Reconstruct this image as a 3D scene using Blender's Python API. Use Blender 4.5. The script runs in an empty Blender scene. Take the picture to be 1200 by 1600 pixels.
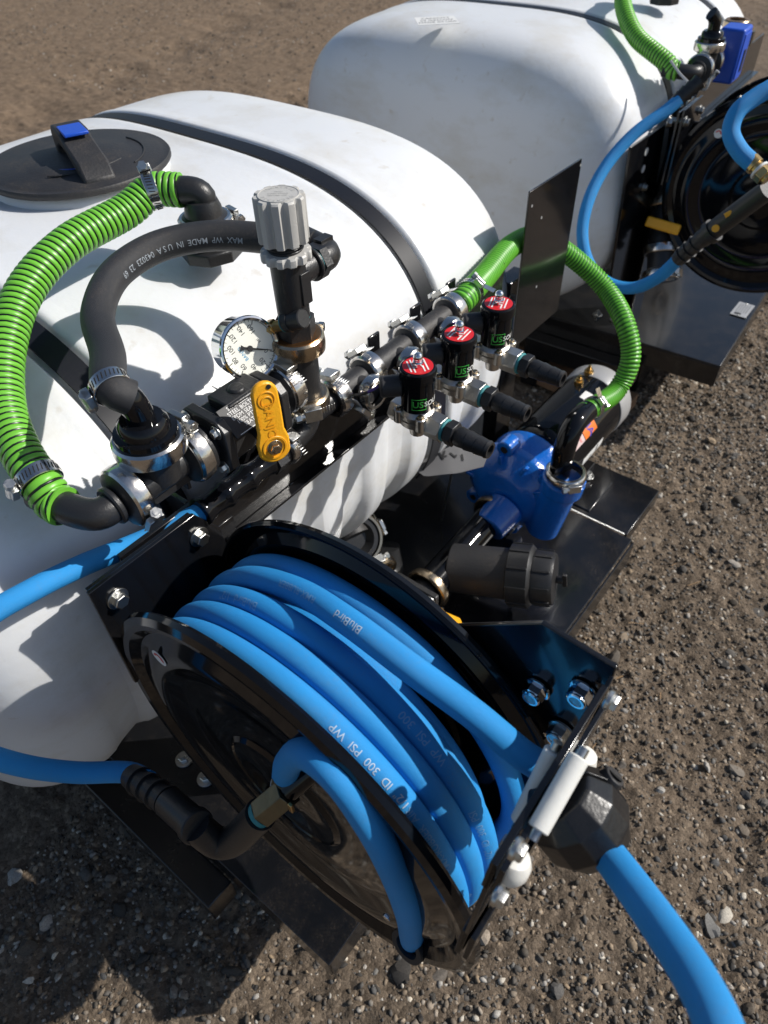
import bpy, bmesh, math, random
import numpy as np
from mathutils import Matrix, Vector
random.seed(7); RNG = np.random.default_rng(7)
SC = bpy.context.scene
COL = SC.collection

# ------------------------------------------------------------------ camera
F = 1108.23
CM = np.array([[0.61865456, -0.78518238, -0.02748032],
               [0.57084768, 0.42519524, 0.70238304],
               [-0.53981429, -0.45021955, 0.71126851]])      # world -> camera
CP = np.array([0.0, 0.0, 1.10])
cd = bpy.data.cameras.new('camera'); cam = bpy.data.objects.new('camera', cd); COL.objects.link(cam)
cam.matrix_world = Matrix.Translation(Vector(CP)) @ Matrix(CM.T.tolist()).to_4x4()
cd.sensor_fit = 'VERTICAL'; cd.sensor_height = 36.0; cd.lens = F / 1600 * 36.0
cd.clip_start = 0.02; cd.clip_end = 400
cd.dof.use_dof = True; cd.dof.focus_distance = 0.66; cd.dof.aperture_fstop = 9.0
SC.camera = cam

# ------------------------------------------------------------------ light
SH = (-.82, .88)                       # shadow offset per metre of height
az = math.atan2(-SH[1], -SH[0]); el = math.atan2(1, math.hypot(*SH))
w = bpy.data.worlds.new('World'); SC.world = w; w.use_nodes = True
nt = w.node_tree; bg = nt.nodes['Background']
sk = nt.nodes.new('ShaderNodeTexSky'); sk.sky_type = 'NISHITA'; sk.sun_disc = False
sk.sun_elevation = el; sk.sun_rotation = math.pi / 2 - az
sk.air_density = 1.0; sk.dust_density = 1.0; sk.ozone_density = 1.0
nt.links.new(sk.outputs[0], bg.inputs[0]); bg.inputs[1].default_value = 0.092
sl = bpy.data.lights.new('sun', 'SUN'); sun = bpy.data.objects.new('sun', sl); COL.objects.link(sun)
sl.energy = 5.0; sl.angle = math.radians(0.6); sl.color = (1.0, 0.955, 0.89)
sd = Vector((-SH[0], -SH[1], 1)).normalized()
sun.rotation_euler = sd.to_track_quat('Z', 'Y').to_euler()
SC.view_settings.view_transform = 'Standard'; SC.view_settings.look = 'None'
SC.view_settings.exposure = 0.0; SC.view_settings.gamma = 1.0
SC.view_settings.use_curve_mapping = False

# ------------------------------------------------------------------ helpers
def V(*a): return np.array(a, float)
def nrm(v): v = np.asarray(v, float); return v / (np.linalg.norm(v) + 1e-12)
def at(px, py, x=None, y=None, z=None, d=None):
    """point on the sight line of a photo pixel at a known plane or distance"""
    r = nrm(CM.T @ np.array([px - 600, 800 - py, -F]))
    if d is not None: t = d
    elif x is not None: t = (x - CP[0]) / r[0]
    elif y is not None: t = (y - CP[1]) / r[1]
    else: t = (z - CP[2]) / r[2]
    return CP + r * t
def perp(a):
    a = nrm(a); h = V(0, 0, 1) if abs(a[2]) < .9 else V(1, 0, 0)
    u = nrm(np.cross(h, a)); return u, np.cross(a, u)

class G:
    def __init__(s): s.v = []; s.f = []; s.uv = []; s.att = []
    def add(s, vs, fs, uvs=None, att=None):
        b = len(s.v); s.v += [tuple(map(float, p)) for p in vs]
        s.f += [tuple(b + i for i in f) for f in fs]
        s.uv += uvs if uvs else [None] * len(fs)
        s.att += list(att) if att is not None else [0.0] * len(vs)
        return s
    def box(s, c, d, R=None):
        c = np.asarray(c, float); h = np.asarray(d, float) / 2
        P = [V(i, j, k) * h for i in (-1, 1) for j in (-1, 1) for k in (-1, 1)]
        if R is not None: P = [np.asarray(R) @ p for p in P]
        return s.add([c + p for p in P], [(0,1,3,2),(4,6,7,5),(0,4,5,1),(2,3,7,6),(0,2,6,4),(1,5,7,3)])
    def lathe(s, prof, o, ax, n=32, closed=False, ref=None, sc=(1, 1)):
        o = np.asarray(o, float); ax = nrm(ax); u, v = perp(ax)
        if ref is not None: u = nrm(np.asarray(ref, float) - np.dot(ref, ax) * ax); v = np.cross(ax, u)
        vs = []; fs = []; m = len(prof)
        for a, r in prof:
            for k in range(n):
                t = 2 * math.pi * k / n
                vs.append(o + ax * a + (u * math.cos(t) * sc[0] + v * math.sin(t) * sc[1]) * r)
        for i in range(m if closed else m - 1):
            j = (i + 1) % m
            for k in range(n):
                l = (k + 1) % n; fs.append((i*n+k, i*n+l, j*n+l, j*n+k))
        if not closed:
            fs.append(tuple(range(n))[::-1]); fs.append(tuple((m-1)*n + k for k in range(n)))
        return s.add(vs, fs)
    def cyl(s, p0, p1, r0, r1=None, n=24, ch=0.0, ref=None):
        p0 = np.asarray(p0, float); p1 = np.asarray(p1, float); L = np.linalg.norm(p1 - p0)
        r1 = r0 if r1 is None else r1
        pr = [(0, r0), (L, r1)] if ch <= 0 else [(0, r0-ch), (ch, r0), (L-ch, r1), (L, r1-ch)]
        return s.lathe(pr, p0, p1 - p0, n, ref=ref)
    def ring(s, c, ax, ri, ro, wd, n=40):
        e = min(.0015, wd / 4, (ro-ri) / 3)
        return s.lathe([(-wd/2, ri), (-wd/2, ro-e), (-wd/2+e, ro), (wd/2-e, ro), (wd/2, ro-e), (wd/2, ri)], c, ax, n, closed=True)
    def prism(s, poly, o, u, v, th):
        """polygon in plane (u,v) at o, extruded th along u x v"""
        u = nrm(u); v = nrm(v); w_ = np.cross(u, v); o = np.asarray(o, float); n = len(poly)
        a = [o + u*p[0] + v*p[1] for p in poly]; b = [p + w_*th for p in a]
        fs = [tuple(range(n))[::-1], tuple(range(n, 2*n))] + [(i, (i+1) % n, n+(i+1) % n, n+i) for i in range(n)]
        return s.add(a + b, fs)
    def sphere(s, c, r, n=20, m=12, sc=(1,1,1)):
        c = np.asarray(c, float)
        prof = [(-r*math.cos(math.pi*i/m), max(1e-5, r*math.sin(math.pi*i/m))) for i in range(m+1)]
        b = len(s.v); s.lathe(prof, V(0,0,0), V(0,0,1), n)
        for i in range(b, len(s.v)): s.v[i] = tuple(c + V(*s.v[i]) * V(*sc))
        return s

class Path:
    """smooth centre line with transported frames"""
    def __init__(s, pts, step=.006):
        P = np.array([np.asarray(p, float) for p in pts])
        if len(P) > 2:
            Q = np.vstack([2*P[0]-P[1], P, 2*P[-1]-P[-2]]); out = []
            for i in range(1, len(Q)-2):
                p0, p1, p2, p3 = Q[i-1:i+3]
                a = max(np.linalg.norm(p1-p0), 1e-6)**.5; b = max(np.linalg.norm(p2-p1), 1e-6)**.5; c = max(np.linalg.norm(p3-p2), 1e-6)**.5
                m1 = (p2-p1) - b*((p2-p0)/(a+b) - (p1-p0)/a) if True else 0
                m1 = b*((p1-p0)/a - (p2-p0)/(a+b) + (p2-p1)/b); m2 = b*((p2-p1)/b - (p3-p1)/(b+c) + (p3-p2)/c)
                for t in np.linspace(0, 1, 24, endpoint=False):
                    out.append((2*t**3-3*t**2+1)*p1 + (t**3-2*t**2+t)*m1 + (-2*t**3+3*t**2)*p2 + (t**3-t**2)*m2)
            out.append(P[-1]); P = np.array(out)
        S = np.r_[0, np.cumsum(np.linalg.norm(np.diff(P, axis=0), axis=1))]
        n = max(2, int(S[-1]/step)+1); ss = np.linspace(0, S[-1], n)
        s.p = np.stack([np.interp(ss, S, P[:, k]) for k in range(3)], 1); s.s = ss; s.L = S[-1]
        T = np.gradient(s.p, axis=0); T /= np.linalg.norm(T, axis=1)[:, None]; s.t = T
        N = [perp(T[0])[0]]
        for i in range(1, n):
            a = N[-1] - np.dot(N[-1], T[i]) * T[i]; N.append(nrm(a))
        s.n = np.array(N); s.b = np.cross(s.t, s.n)
    def fr(s, q):
        i = int(np.clip(np.searchsorted(s.s, q), 1, len(s.s)-1)); f = (q - s.s[i-1])/(s.s[i]-s.s[i-1])
        L = lambda A: A[i-1]*(1-f) + A[i]*f
        return L(s.p), nrm(L(s.t)), nrm(L(s.n)), nrm(L(s.b))
    def near(s, p): return s.s[int(np.argmin(np.linalg.norm(s.p - np.asarray(p), axis=1)))]
def tube(g, path, r, n=18, rf=None):
    vs = []; at_ = []; fs = []; uvs = []; m = len(path.s)
    th = 2*math.pi*np.arange(n)/n
    for i in range(m):
        q = path.s[i]
        for k in range(n):
            rr, a = (r, 0) if rf is None else rf(q, th[k])
            vs.append(path.p[i] + (path.n[i]*math.cos(th[k]) + path.b[i]*math.sin(th[k]))*rr); at_.append(a)
    for i in range(m-1):
        for k in range(n):
            l = (k+1) % n; fs.append((i*n+k, i*n+l, (i+1)*n+l, (i+1)*n+k))
            a, b, c, d = path.s[i], path.s[i+1], k*r*6.283/n, (k+1)*r*6.283/n
            uvs.append(((a, c), (a, d), (b, d), (b, c)))
    fs.append(tuple(range(n))[::-1]); fs.append(tuple((m-1)*n+k for k in range(n))); uvs += [None, None]
    return g.add(vs, fs, uvs, at_)

ORIG = {}
def tagit(o, label=None, cat=None, group=None, kind=None):
    if label: o['label'] = label
    if cat: o['category'] = cat
    if group: o['group'] = group
    if kind: o['kind'] = kind
    return o
def thing(name, label, cat, loc, group=None):
    o = bpy.data.objects.new(name, None); COL.objects.link(o); o.location = tuple(map(float, loc))
    o.empty_display_size = .02
    ORIG[o.name] = np.asarray(loc, float); return tagit(o, label, cat, group)
def ob(name, g, mat, parent=None, ang=35, bev=0, label=None, cat=None, group=None, kind=None):
    if parent is not None: org = ORIG[parent.name]
    else: org = np.mean(np.array(g.v), axis=0)
    me = bpy.data.meshes.new(name)
    me.from_pydata([tuple(np.asarray(p) - org) for p in g.v], [], g.f)
    if any(u is not None for u in g.uv):
        ul = me.uv_layers.new(name='UVMap'); k = 0; buf = np.zeros(len(me.loops)*2, np.float32)
        for f, u in zip(g.f, g.uv):
            for j in range(len(f)):
                if u is not None: buf[2*k] = u[j][0]; buf[2*k+1] = u[j][1]
                k += 1
        ul.data.foreach_set('uv', buf)
    if any(g.att):
        a = me.attributes.new('rib', 'FLOAT', 'POINT'); a.data.foreach_set('value', np.array(g.att, np.float32))
    me.validate()
    bm = bmesh.new(); bm.from_mesh(me); bmesh.ops.recalc_face_normals(bm, faces=bm.faces); bm.to_mesh(me); bm.free()
    me.materials.append(mat)
    me.polygons.foreach_set('use_smooth', [True]*len(me.polygons)); me.set_sharp_from_angle(angle=math.radians(ang))
    o = bpy.data.objects.new(name, me); COL.objects.link(o)
    if parent is not None: o.parent = parent
    else: o.location = tuple(org)
    ORIG[o.name] = org
    if bev:
        b = o.modifiers.new('bevel', 'BEVEL'); b.width = bev; b.segments = 2; b.limit_method = 'ANGLE'
        b.angle_limit = math.radians(40); b.harden_normals = False
    return tagit(o, label, cat, group, kind)
def dup(root, T, label, group=None):
    def cp(o, par):
        c = o.copy(); COL.objects.link(c); c.parent = par
        if par is not None: c.matrix_parent_inverse = o.matrix_parent_inverse.copy()
        for ch in kids.get(o.name, []): cp(ch, c)
        return c
    r = cp(root, None); r.matrix_basis = T @ root.matrix_basis; r['label'] = label
    if group: r['group'] = group; root['group'] = group
    return r

# text -------------------------------------------------------------
def text_geo(body, size, cuts=0, bold=0.0):
    cu = bpy.data.curves.new('t', 'FONT'); cu.body = body; cu.size = size; cu.align_x = 'CENTER'; cu.align_y = 'CENTER'
    cu.resolution_u = 3; cu.offset = bold
    o = bpy.data.objects.new('t', cu); COL.objects.link(o)
    dg = bpy.context.evaluated_depsgraph_get(); me = bpy.data.meshes.new_from_object(o.evaluated_get(dg))
    bm = bmesh.new(); bm.from_mesh(me)
    if cuts:
        bmesh.ops.triangulate(bm, faces=bm.faces); bmesh.ops.subdivide_edges(bm, edges=bm.edges, cuts=cuts, use_grid_fill=True)
    bm.verts.ensure_lookup_table(); bm.verts.index_update()
    vs = [(v.co.x, v.co.y) for v in bm.verts]; fs = [tuple(v.index for v in f.verts) for f in bm.faces]
    bm.free(); bpy.data.objects.remove(o); bpy.data.curves.remove(cu); bpy.data.meshes.remove(me)
    return vs, fs
def text_flat(g, body, size, o, u, v, lift=.0003, sx=1):
    vs, fs = text_geo(body, size); u = nrm(u); v = nrm(v - np.dot(v, u)*u); n_ = np.cross(u, v)
    g.add([np.asarray(o) + u*a*sx + v*b + n_*lift for a, b in vs], fs)
def text_hose(g, body, size, path, r, s0, facing, flip=1, lift=.00025):
    vs, fs = text_geo(body, size, 2, size*.004); p, t, n_, b = path.fr(s0)
    d = nrm(facing); th0 = math.atan2(np.dot(d, b), np.dot(d, n_)); out = []
    for x, y in vs:
        p, t, n_, b = path.fr(float(np.clip(s0 + flip*x, 0, path.L)))
        th = th0 - flip*y/r
        out.append(p + (n_*math.cos(th) + b*math.sin(th))*(r+lift))
    g.add(out, fs)
def text_cyl(g, body, size, o, ax, r, facing, lift=.0002, flip=1):
    """text wrapped round a cylinder, letters standing along the axis"""
    vs, fs = text_geo(body, size, 1, size*.015); ax = nrm(ax); d = np.asarray(facing, float); u = nrm(d - np.dot(d, ax)*ax); v = np.cross(ax, u)
    g.add([np.asarray(o) + ax*y + (u*math.cos(x/r) + v*math.sin(x/r))*(r+lift) for x, y in vs], fs)

# ------------------------------------------------------------------ materials
def mat(name, col, rough=.5, metal=0, coat=0, spec=.5, bump=0, bscale=200, var=0, vscale=8, sss=0, dust=0, dcol=(.23,.18,.13)):
    m = bpy.data.materials.new(name); m.use_nodes = True; t = m.node_tree; L = t.links.new
    b = t.nodes['Principled BSDF']; b.inputs['Base Color'].default_value = (*col, 1)
    b.inputs['Roughness'].default_value = rough; b.inputs['Metallic'].default_value = metal
    b.inputs['Coat Weight'].default_value = coat; b.inputs['Coat Roughness'].default_value = .06
    b.inputs['Specular IOR Level'].default_value = spec
    tc = t.nodes.new('ShaderNodeTexCoord')
    last = None
    if var:
        n = t.nodes.new('ShaderNodeTexNoise'); n.inputs['Scale'].default_value = vscale; n.inputs['Detail'].default_value = 5
        L(tc.outputs['Object'], n.inputs['Vector'])
        mx = t.nodes.new('ShaderNodeMix'); mx.data_type = 'RGBA'
        mx.inputs[6].default_value = (*[c*(1-var) for c in col], 1); mx.inputs[7].default_value = (*[min(1, c*(1+var)) for c in col], 1)
        L(n.outputs['Fac'], mx.inputs[0]); last = mx.outputs[2]; L(last, b.inputs['Base Color'])
    if dust:
        n = t.nodes.new('ShaderNodeTexNoise'); n.inputs['Scale'].default_value = 14; n.inputs['Detail'].default_value = 8; n.inputs['Roughness'].default_value = .7
        L(tc.outputs['Object'], n.inputs['Vector'])
        n2 = t.nodes.new('ShaderNodeTexNoise'); n2.inputs['Scale'].default_value = 420; n2.inputs['Detail'].default_value = 2
        L(tc.outputs['Object'], n2.inputs['Vector'])
        r1 = t.nodes.new('ShaderNodeMapRange'); r1.inputs[1].default_value = .45; r1.inputs[2].default_value = .75
        r2 = t.nodes.new('ShaderNodeMapRange'); r2.inputs[1].default_value = .5; r2.inputs[2].default_value = .72
        L(n.outputs['Fac'], r1.inputs[0]); L(n2.outputs['Fac'], r2.inputs[0])
        mu = t.nodes.new('ShaderNodeMath'); mu.operation = 'MULTIPLY_ADD'; mu.inputs[2].default_value = .0
        ad = t.nodes.new('ShaderNodeMath'); ad.operation = 'ADD'; ad.inputs[1].default_value = .25
        L(r2.outputs[0], ad.inputs[0]); L(r1.outputs[0], mu.inputs[0]); L(ad.outputs[0], mu.inputs[1])
        m2 = t.nodes.new('ShaderNodeMath'); m2.operation = 'MULTIPLY'; m2.inputs[1].default_value = dust; L(mu.outputs[0], m2.inputs[0])
        mx = t.nodes.new('ShaderNodeMix'); mx.data_type = 'RGBA'; mx.inputs[6].default_value = (*col, 1); mx.inputs[7].default_value = (*dcol, 1)
        if last is not None: L(last, mx.inputs[6])
        L(m2.outputs[0], mx.inputs[0]); last = mx.outputs[2]; L(last, b.inputs['Base Color'])
        mr = t.nodes.new('ShaderNodeMapRange'); mr.inputs[3].default_value = rough; mr.inputs[4].default_value = min(1, rough+.45)
        L(m2.outputs[0], mr.inputs[0]); L(mr.outputs[0], b.inputs['Roughness'])
    if bump:
        n = t.nodes.new('ShaderNodeTexNoise'); n.inputs['Scale'].default_value = bscale; n.inputs['Detail'].default_value = 3
        L(tc.outputs['Object'], n.inputs['Vector']); bp = t.nodes.new('ShaderNodeBump'); bp.inputs['Strength'].default_value = bump; bp.inputs['Distance'].default_value = .001
        L(n.outputs['Fac'], bp.inputs['Height']); L(bp.outputs[0], b.inputs['Normal'])
    if sss:
        b.inputs['Subsurface Weight'].default_value = sss; b.inputs['Subsurface Radius'].default_value = (1, .9, .75); b.inputs['Subsurface Scale'].default_value = .02
    return m
M = {}
M['paint'] = mat('black_powder_coat', (.005,.0055,.007), .15, 0, .3, .5, .05, 260, dust=.07)
M['gloss'] = mat('black_gloss_paint', (.004,.0045,.006), .08, 0, .08, .30, .03, 120, dust=.025)
M['deck'] = mat('dusty_black_deck', (.006,.0065,.008), .20, 0, .2, .5, .07, 240, dust=.16)
M['poly'] = mat('black_polypropylene', (.017,.0175,.019), .38, 0, 0, .5, .25, 500, dust=.10)
M['polymatt'] = mat('black_moulded_plastic', (.022,.022,.024), .55, 0, 0, .5, .4, 300, dust=.30)
M['rubber'] = mat('black_rubber', (.022,.0225,.025), .55, 0, 0, .45, .3, 700, dust=.12)
M['strap'] = mat('black_strap', (.007,.008,.012), .45, spec=.3, dust=.05)
M['stop'] = mat('stopper_rubber', (.010,.0105,.012), .30, bump=.25, bscale=260, dust=.08)
M['inner'] = mat('hole_black', (.004,.004,.004), .8)
M['steel'] = mat('stainless_steel', (.62,.60,.57), .20, 1, bump=.25, bscale=180, var=.15, vscale=60)
M['steelw'] = mat('warm_stainless_steel', (.50,.40,.28), .26, 1, bump=.3, bscale=180, var=.3, vscale=60)
M['chrome'] = mat('chrome', (.78,.79,.80), .06, 1)
M['zinc'] = mat('zinc_plated_steel', (.55,.55,.53), .32, 1, bump=.3, bscale=300, var=.15, vscale=90)
M['cast'] = mat('cast_stainless', (.60,.57,.52), .34, 1, bump=.5, bscale=350, var=.12, vscale=50)
M['brass'] = mat('brass', (.62,.42,.17), .28, 1, bump=.2, var=.2, vscale=90)
M['oldbrass'] = mat('tarnished_brass', (.17,.14,.085), .42, .8, bump=.4, var=.3, vscale=120)
M['copper'] = mat('bronze_clamp_liner', (.52,.27,.12), .35, 1, bump=.4, var=.3, vscale=90)
M['knob'] = mat('silver_grey_plastic', (.47,.46,.435), .45, 0, bump=.2, bscale=400)
M['yellow'] = mat('yellow_plastic', (.86,.40,.015), .38, bump=.3, bscale=400, var=.06, vscale=30)
M['yellowd'] = mat('yellow_emboss', (.78,.35,.012), .45)
M['blue'] = mat('blue_pump_paint', (.004,.12,.50), .20, 0, .5, .5, .8, 160, var=.12, vscale=40)
M['bluep'] = mat('blue_plastic', (.01,.075,.50), .38, bump=.3)
M['white'] = mat('white_roller_plastic', (.72,.71,.66), .42, sss=.15, bump=.2)
M['label'] = mat('white_label', (.74,.74,.72), .5)
M['greylabel'] = mat('silver_label', (.45,.45,.45), .35, .3)
M['dial'] = mat('dial_face', (.86,.86,.78), .7)
M['ink'] = mat('black_ink', (.012,.012,.014), .5)
M['greyink'] = mat('grey_hose_print', (.30,.33,.36), .6)
M['whiteink'] = mat('white_print', (.42,.55,.68), .6)
M['lightink'] = mat('light_blue_print', (.16,.38,.66), .6)
M['greenink'] = mat('green_print', (.05,.45,.06), .5)
M['cyanink'] = mat('cyan_print', (.01,.30,.55), .5)
M['blueink'] = mat('blue_print', (.03,.04,.35), .5)
M['redink'] = mat('red_print', (.60,.02,.02), .45)
M['red'] = mat('red_coil_label', (.62,.012,.015), .35, coat=.3)
M['pink'] = mat('faded_pink_label', (.60,.45,.44), .5)
M['orange'] = mat('orange_label', (.75,.16,.01), .4)
M['teal'] = mat('teal_thread_tape', (.03,.22,.24), .6, bump=.5)
M['purple'] = mat('purple_wire', (.10,.05,.25), .45)
M['smoke'] = mat('grey_printed_card', (.12,.12,.125), .42, var=.1, vscale=20)
M['wood'] = mat('weathered_wood', (.20,.115,.065), .85, var=.5, vscale=25, bump=.6, bscale=120)
M['straw'] = mat('dry_straw', (.32,.20,.10), .8)

def glass():
    m = bpy.data.materials.new('gauge_glass'); m.use_nodes = True; t = m.node_tree; o = t.nodes['Material Output']
    tr = t.nodes.new('ShaderNodeBsdfTransparent'); gl = t.nodes.new('ShaderNodeBsdfGlossy'); gl.inputs['Roughness'].default_value = .03
    fr = t.nodes.new('ShaderNodeFresnel'); fr.inputs[0].default_value = 1.18; mx = t.nodes.new('ShaderNodeMixShader')
    t.links.new(fr.outputs[0], mx.inputs[0]); t.links.new(tr.outputs[0], mx.inputs[1]); t.links.new(gl.outputs[0], mx.inputs[2]); t.links.new(mx.outputs[0], o.inputs[0])
    return m
M['glass'] = glass()

def tank_mat():
    m = mat('white_polyethylene', (.78,.785,.77), .34, 0, 0, .45, .35, 90, sss=.22); t = m.node_tree; L = t.links.new; b = t.nodes['Principled BSDF']
    tc = t.nodes.new('ShaderNodeTexCoord')
    n = t.nodes.new('ShaderNodeTexNoise'); n.inputs['Scale'].default_value = 7; n.inputs['Detail'].default_value = 9; n.inputs['Roughness'].default_value = .65
    mp = t.nodes.new('ShaderNodeMapping'); mp.inputs['Scale'].default_value = (1.3, 1, 2.2)
    L(tc.outputs['Object'], mp.inputs[0]); L(mp.outputs[0], n.inputs['Vector'])
    r = t.nodes.new('ShaderNodeValToRGB'); r.color_ramp.elements[0].position = .30; r.color_ramp.elements[0].color = (.62,.61,.58,1)
    r.color_ramp.elements[1].position = .52; r.color_ramp.elements[1].color = (.70,.715,.73,1); L(n.outputs['Fac'], r.inputs[0])
    n2 = t.nodes.new('ShaderNodeTexNoise'); n2.inputs['Scale'].default_value = 38; n2.inputs['Detail'].default_value = 4
    L(tc.outputs['Object'], n2.inputs['Vector'])
    r2 = t.nodes.new('ShaderNodeMapRange'); r2.inputs[1].default_value = .66; r2.inputs[2].default_value = .76; r2.inputs[4].default_value = .35
    L(n2.outputs['Fac'], r2.inputs[0])
    mx = t.nodes.new('ShaderNodeMix'); mx.data_type = 'RGBA'; mx.inputs[7].default_value = (.42,.34,.22,1)
    L(r.outputs[0], mx.inputs[6]); L(r2.outputs[0], mx.inputs[0])
    mp3 = t.nodes.new('ShaderNodeMapping'); mp3.inputs['Scale'].default_value = (5, 60, 9); mp3.inputs['Rotation'].default_value = (.3, .2, .7); L(tc.outputs['Object'], mp3.inputs[0])
    n3 = t.nodes.new('ShaderNodeTexNoise'); n3.inputs['Scale'].default_value = 3.0; n3.inputs['Detail'].default_value = 6; L(mp3.outputs[0], n3.inputs['Vector'])
    r3 = t.nodes.new('ShaderNodeMapRange'); r3.inputs[1].default_value = .70; r3.inputs[2].default_value = .80; r3.inputs[4].default_value = .30; L(n3.outputs['Fac'], r3.inputs[0])
    m3 = t.nodes.new('ShaderNodeMix'); m3.data_type = 'RGBA'; m3.inputs[7].default_value = (.45,.43,.40,1); L(mx.outputs[2], m3.inputs[6]); L(r3.outputs[0], m3.inputs[0])
    L(m3.outputs[2], b.inputs['Base Color'])
    return m
M['tank'] = tank_mat()

def hose_mat(name, col, rough, weave=.5, scale=420):
    m = mat(name, col, rough, 0, 0, .35, var=.14, vscale=18, dust=.20); t = m.node_tree; L = t.links.new; b = t.nodes['Principled BSDF']
    uv = t.nodes.new('ShaderNodeUVMap')
    def wave(rot):
        mp = t.nodes.new('ShaderNodeMapping'); mp.inputs['Rotation'].default_value = (0, 0, rot); L(uv.outputs[0], mp.inputs[0])
        wv = t.nodes.new('ShaderNodeTexWave'); wv.inputs['Scale'].default_value = scale; L(mp.outputs[0], wv.inputs[0]); return wv.outputs['Fac']
    mu = t.nodes.new('ShaderNodeMath'); mu.operation = 'MAXIMUM'; L(wave(.9), mu.inputs[0]); L(wave(-.9), mu.inputs[1])
    bp = t.nodes.new('ShaderNodeBump'); bp.inputs['Strength'].default_value = weave; bp.inputs['Distance'].default_value = .0003
    L(mu.outputs[0], bp.inputs['Height']); L(bp.outputs[0], b.inputs['Normal'])
    return m
M['bluehose'] = hose_mat('blue_rubber_hose', (.022,.285,.68), .56, .8)
M['blackhose'] = hose_mat('black_rubber_hose', (.024,.025,.028), .50, .5)
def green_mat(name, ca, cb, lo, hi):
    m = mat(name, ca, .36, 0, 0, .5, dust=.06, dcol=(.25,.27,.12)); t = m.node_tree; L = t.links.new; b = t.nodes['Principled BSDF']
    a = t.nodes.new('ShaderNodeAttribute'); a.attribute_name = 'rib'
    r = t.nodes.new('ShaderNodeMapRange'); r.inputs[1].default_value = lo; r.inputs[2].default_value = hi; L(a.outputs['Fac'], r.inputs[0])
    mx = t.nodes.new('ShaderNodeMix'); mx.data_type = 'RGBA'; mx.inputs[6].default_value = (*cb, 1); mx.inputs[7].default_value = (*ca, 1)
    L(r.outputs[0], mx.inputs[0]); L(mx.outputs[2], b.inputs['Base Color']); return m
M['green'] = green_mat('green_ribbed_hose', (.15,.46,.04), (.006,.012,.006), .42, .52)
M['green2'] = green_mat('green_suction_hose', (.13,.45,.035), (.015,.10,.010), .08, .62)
def cutout(name, col, scale, thr):
    return mat(name, col, .6)

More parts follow.
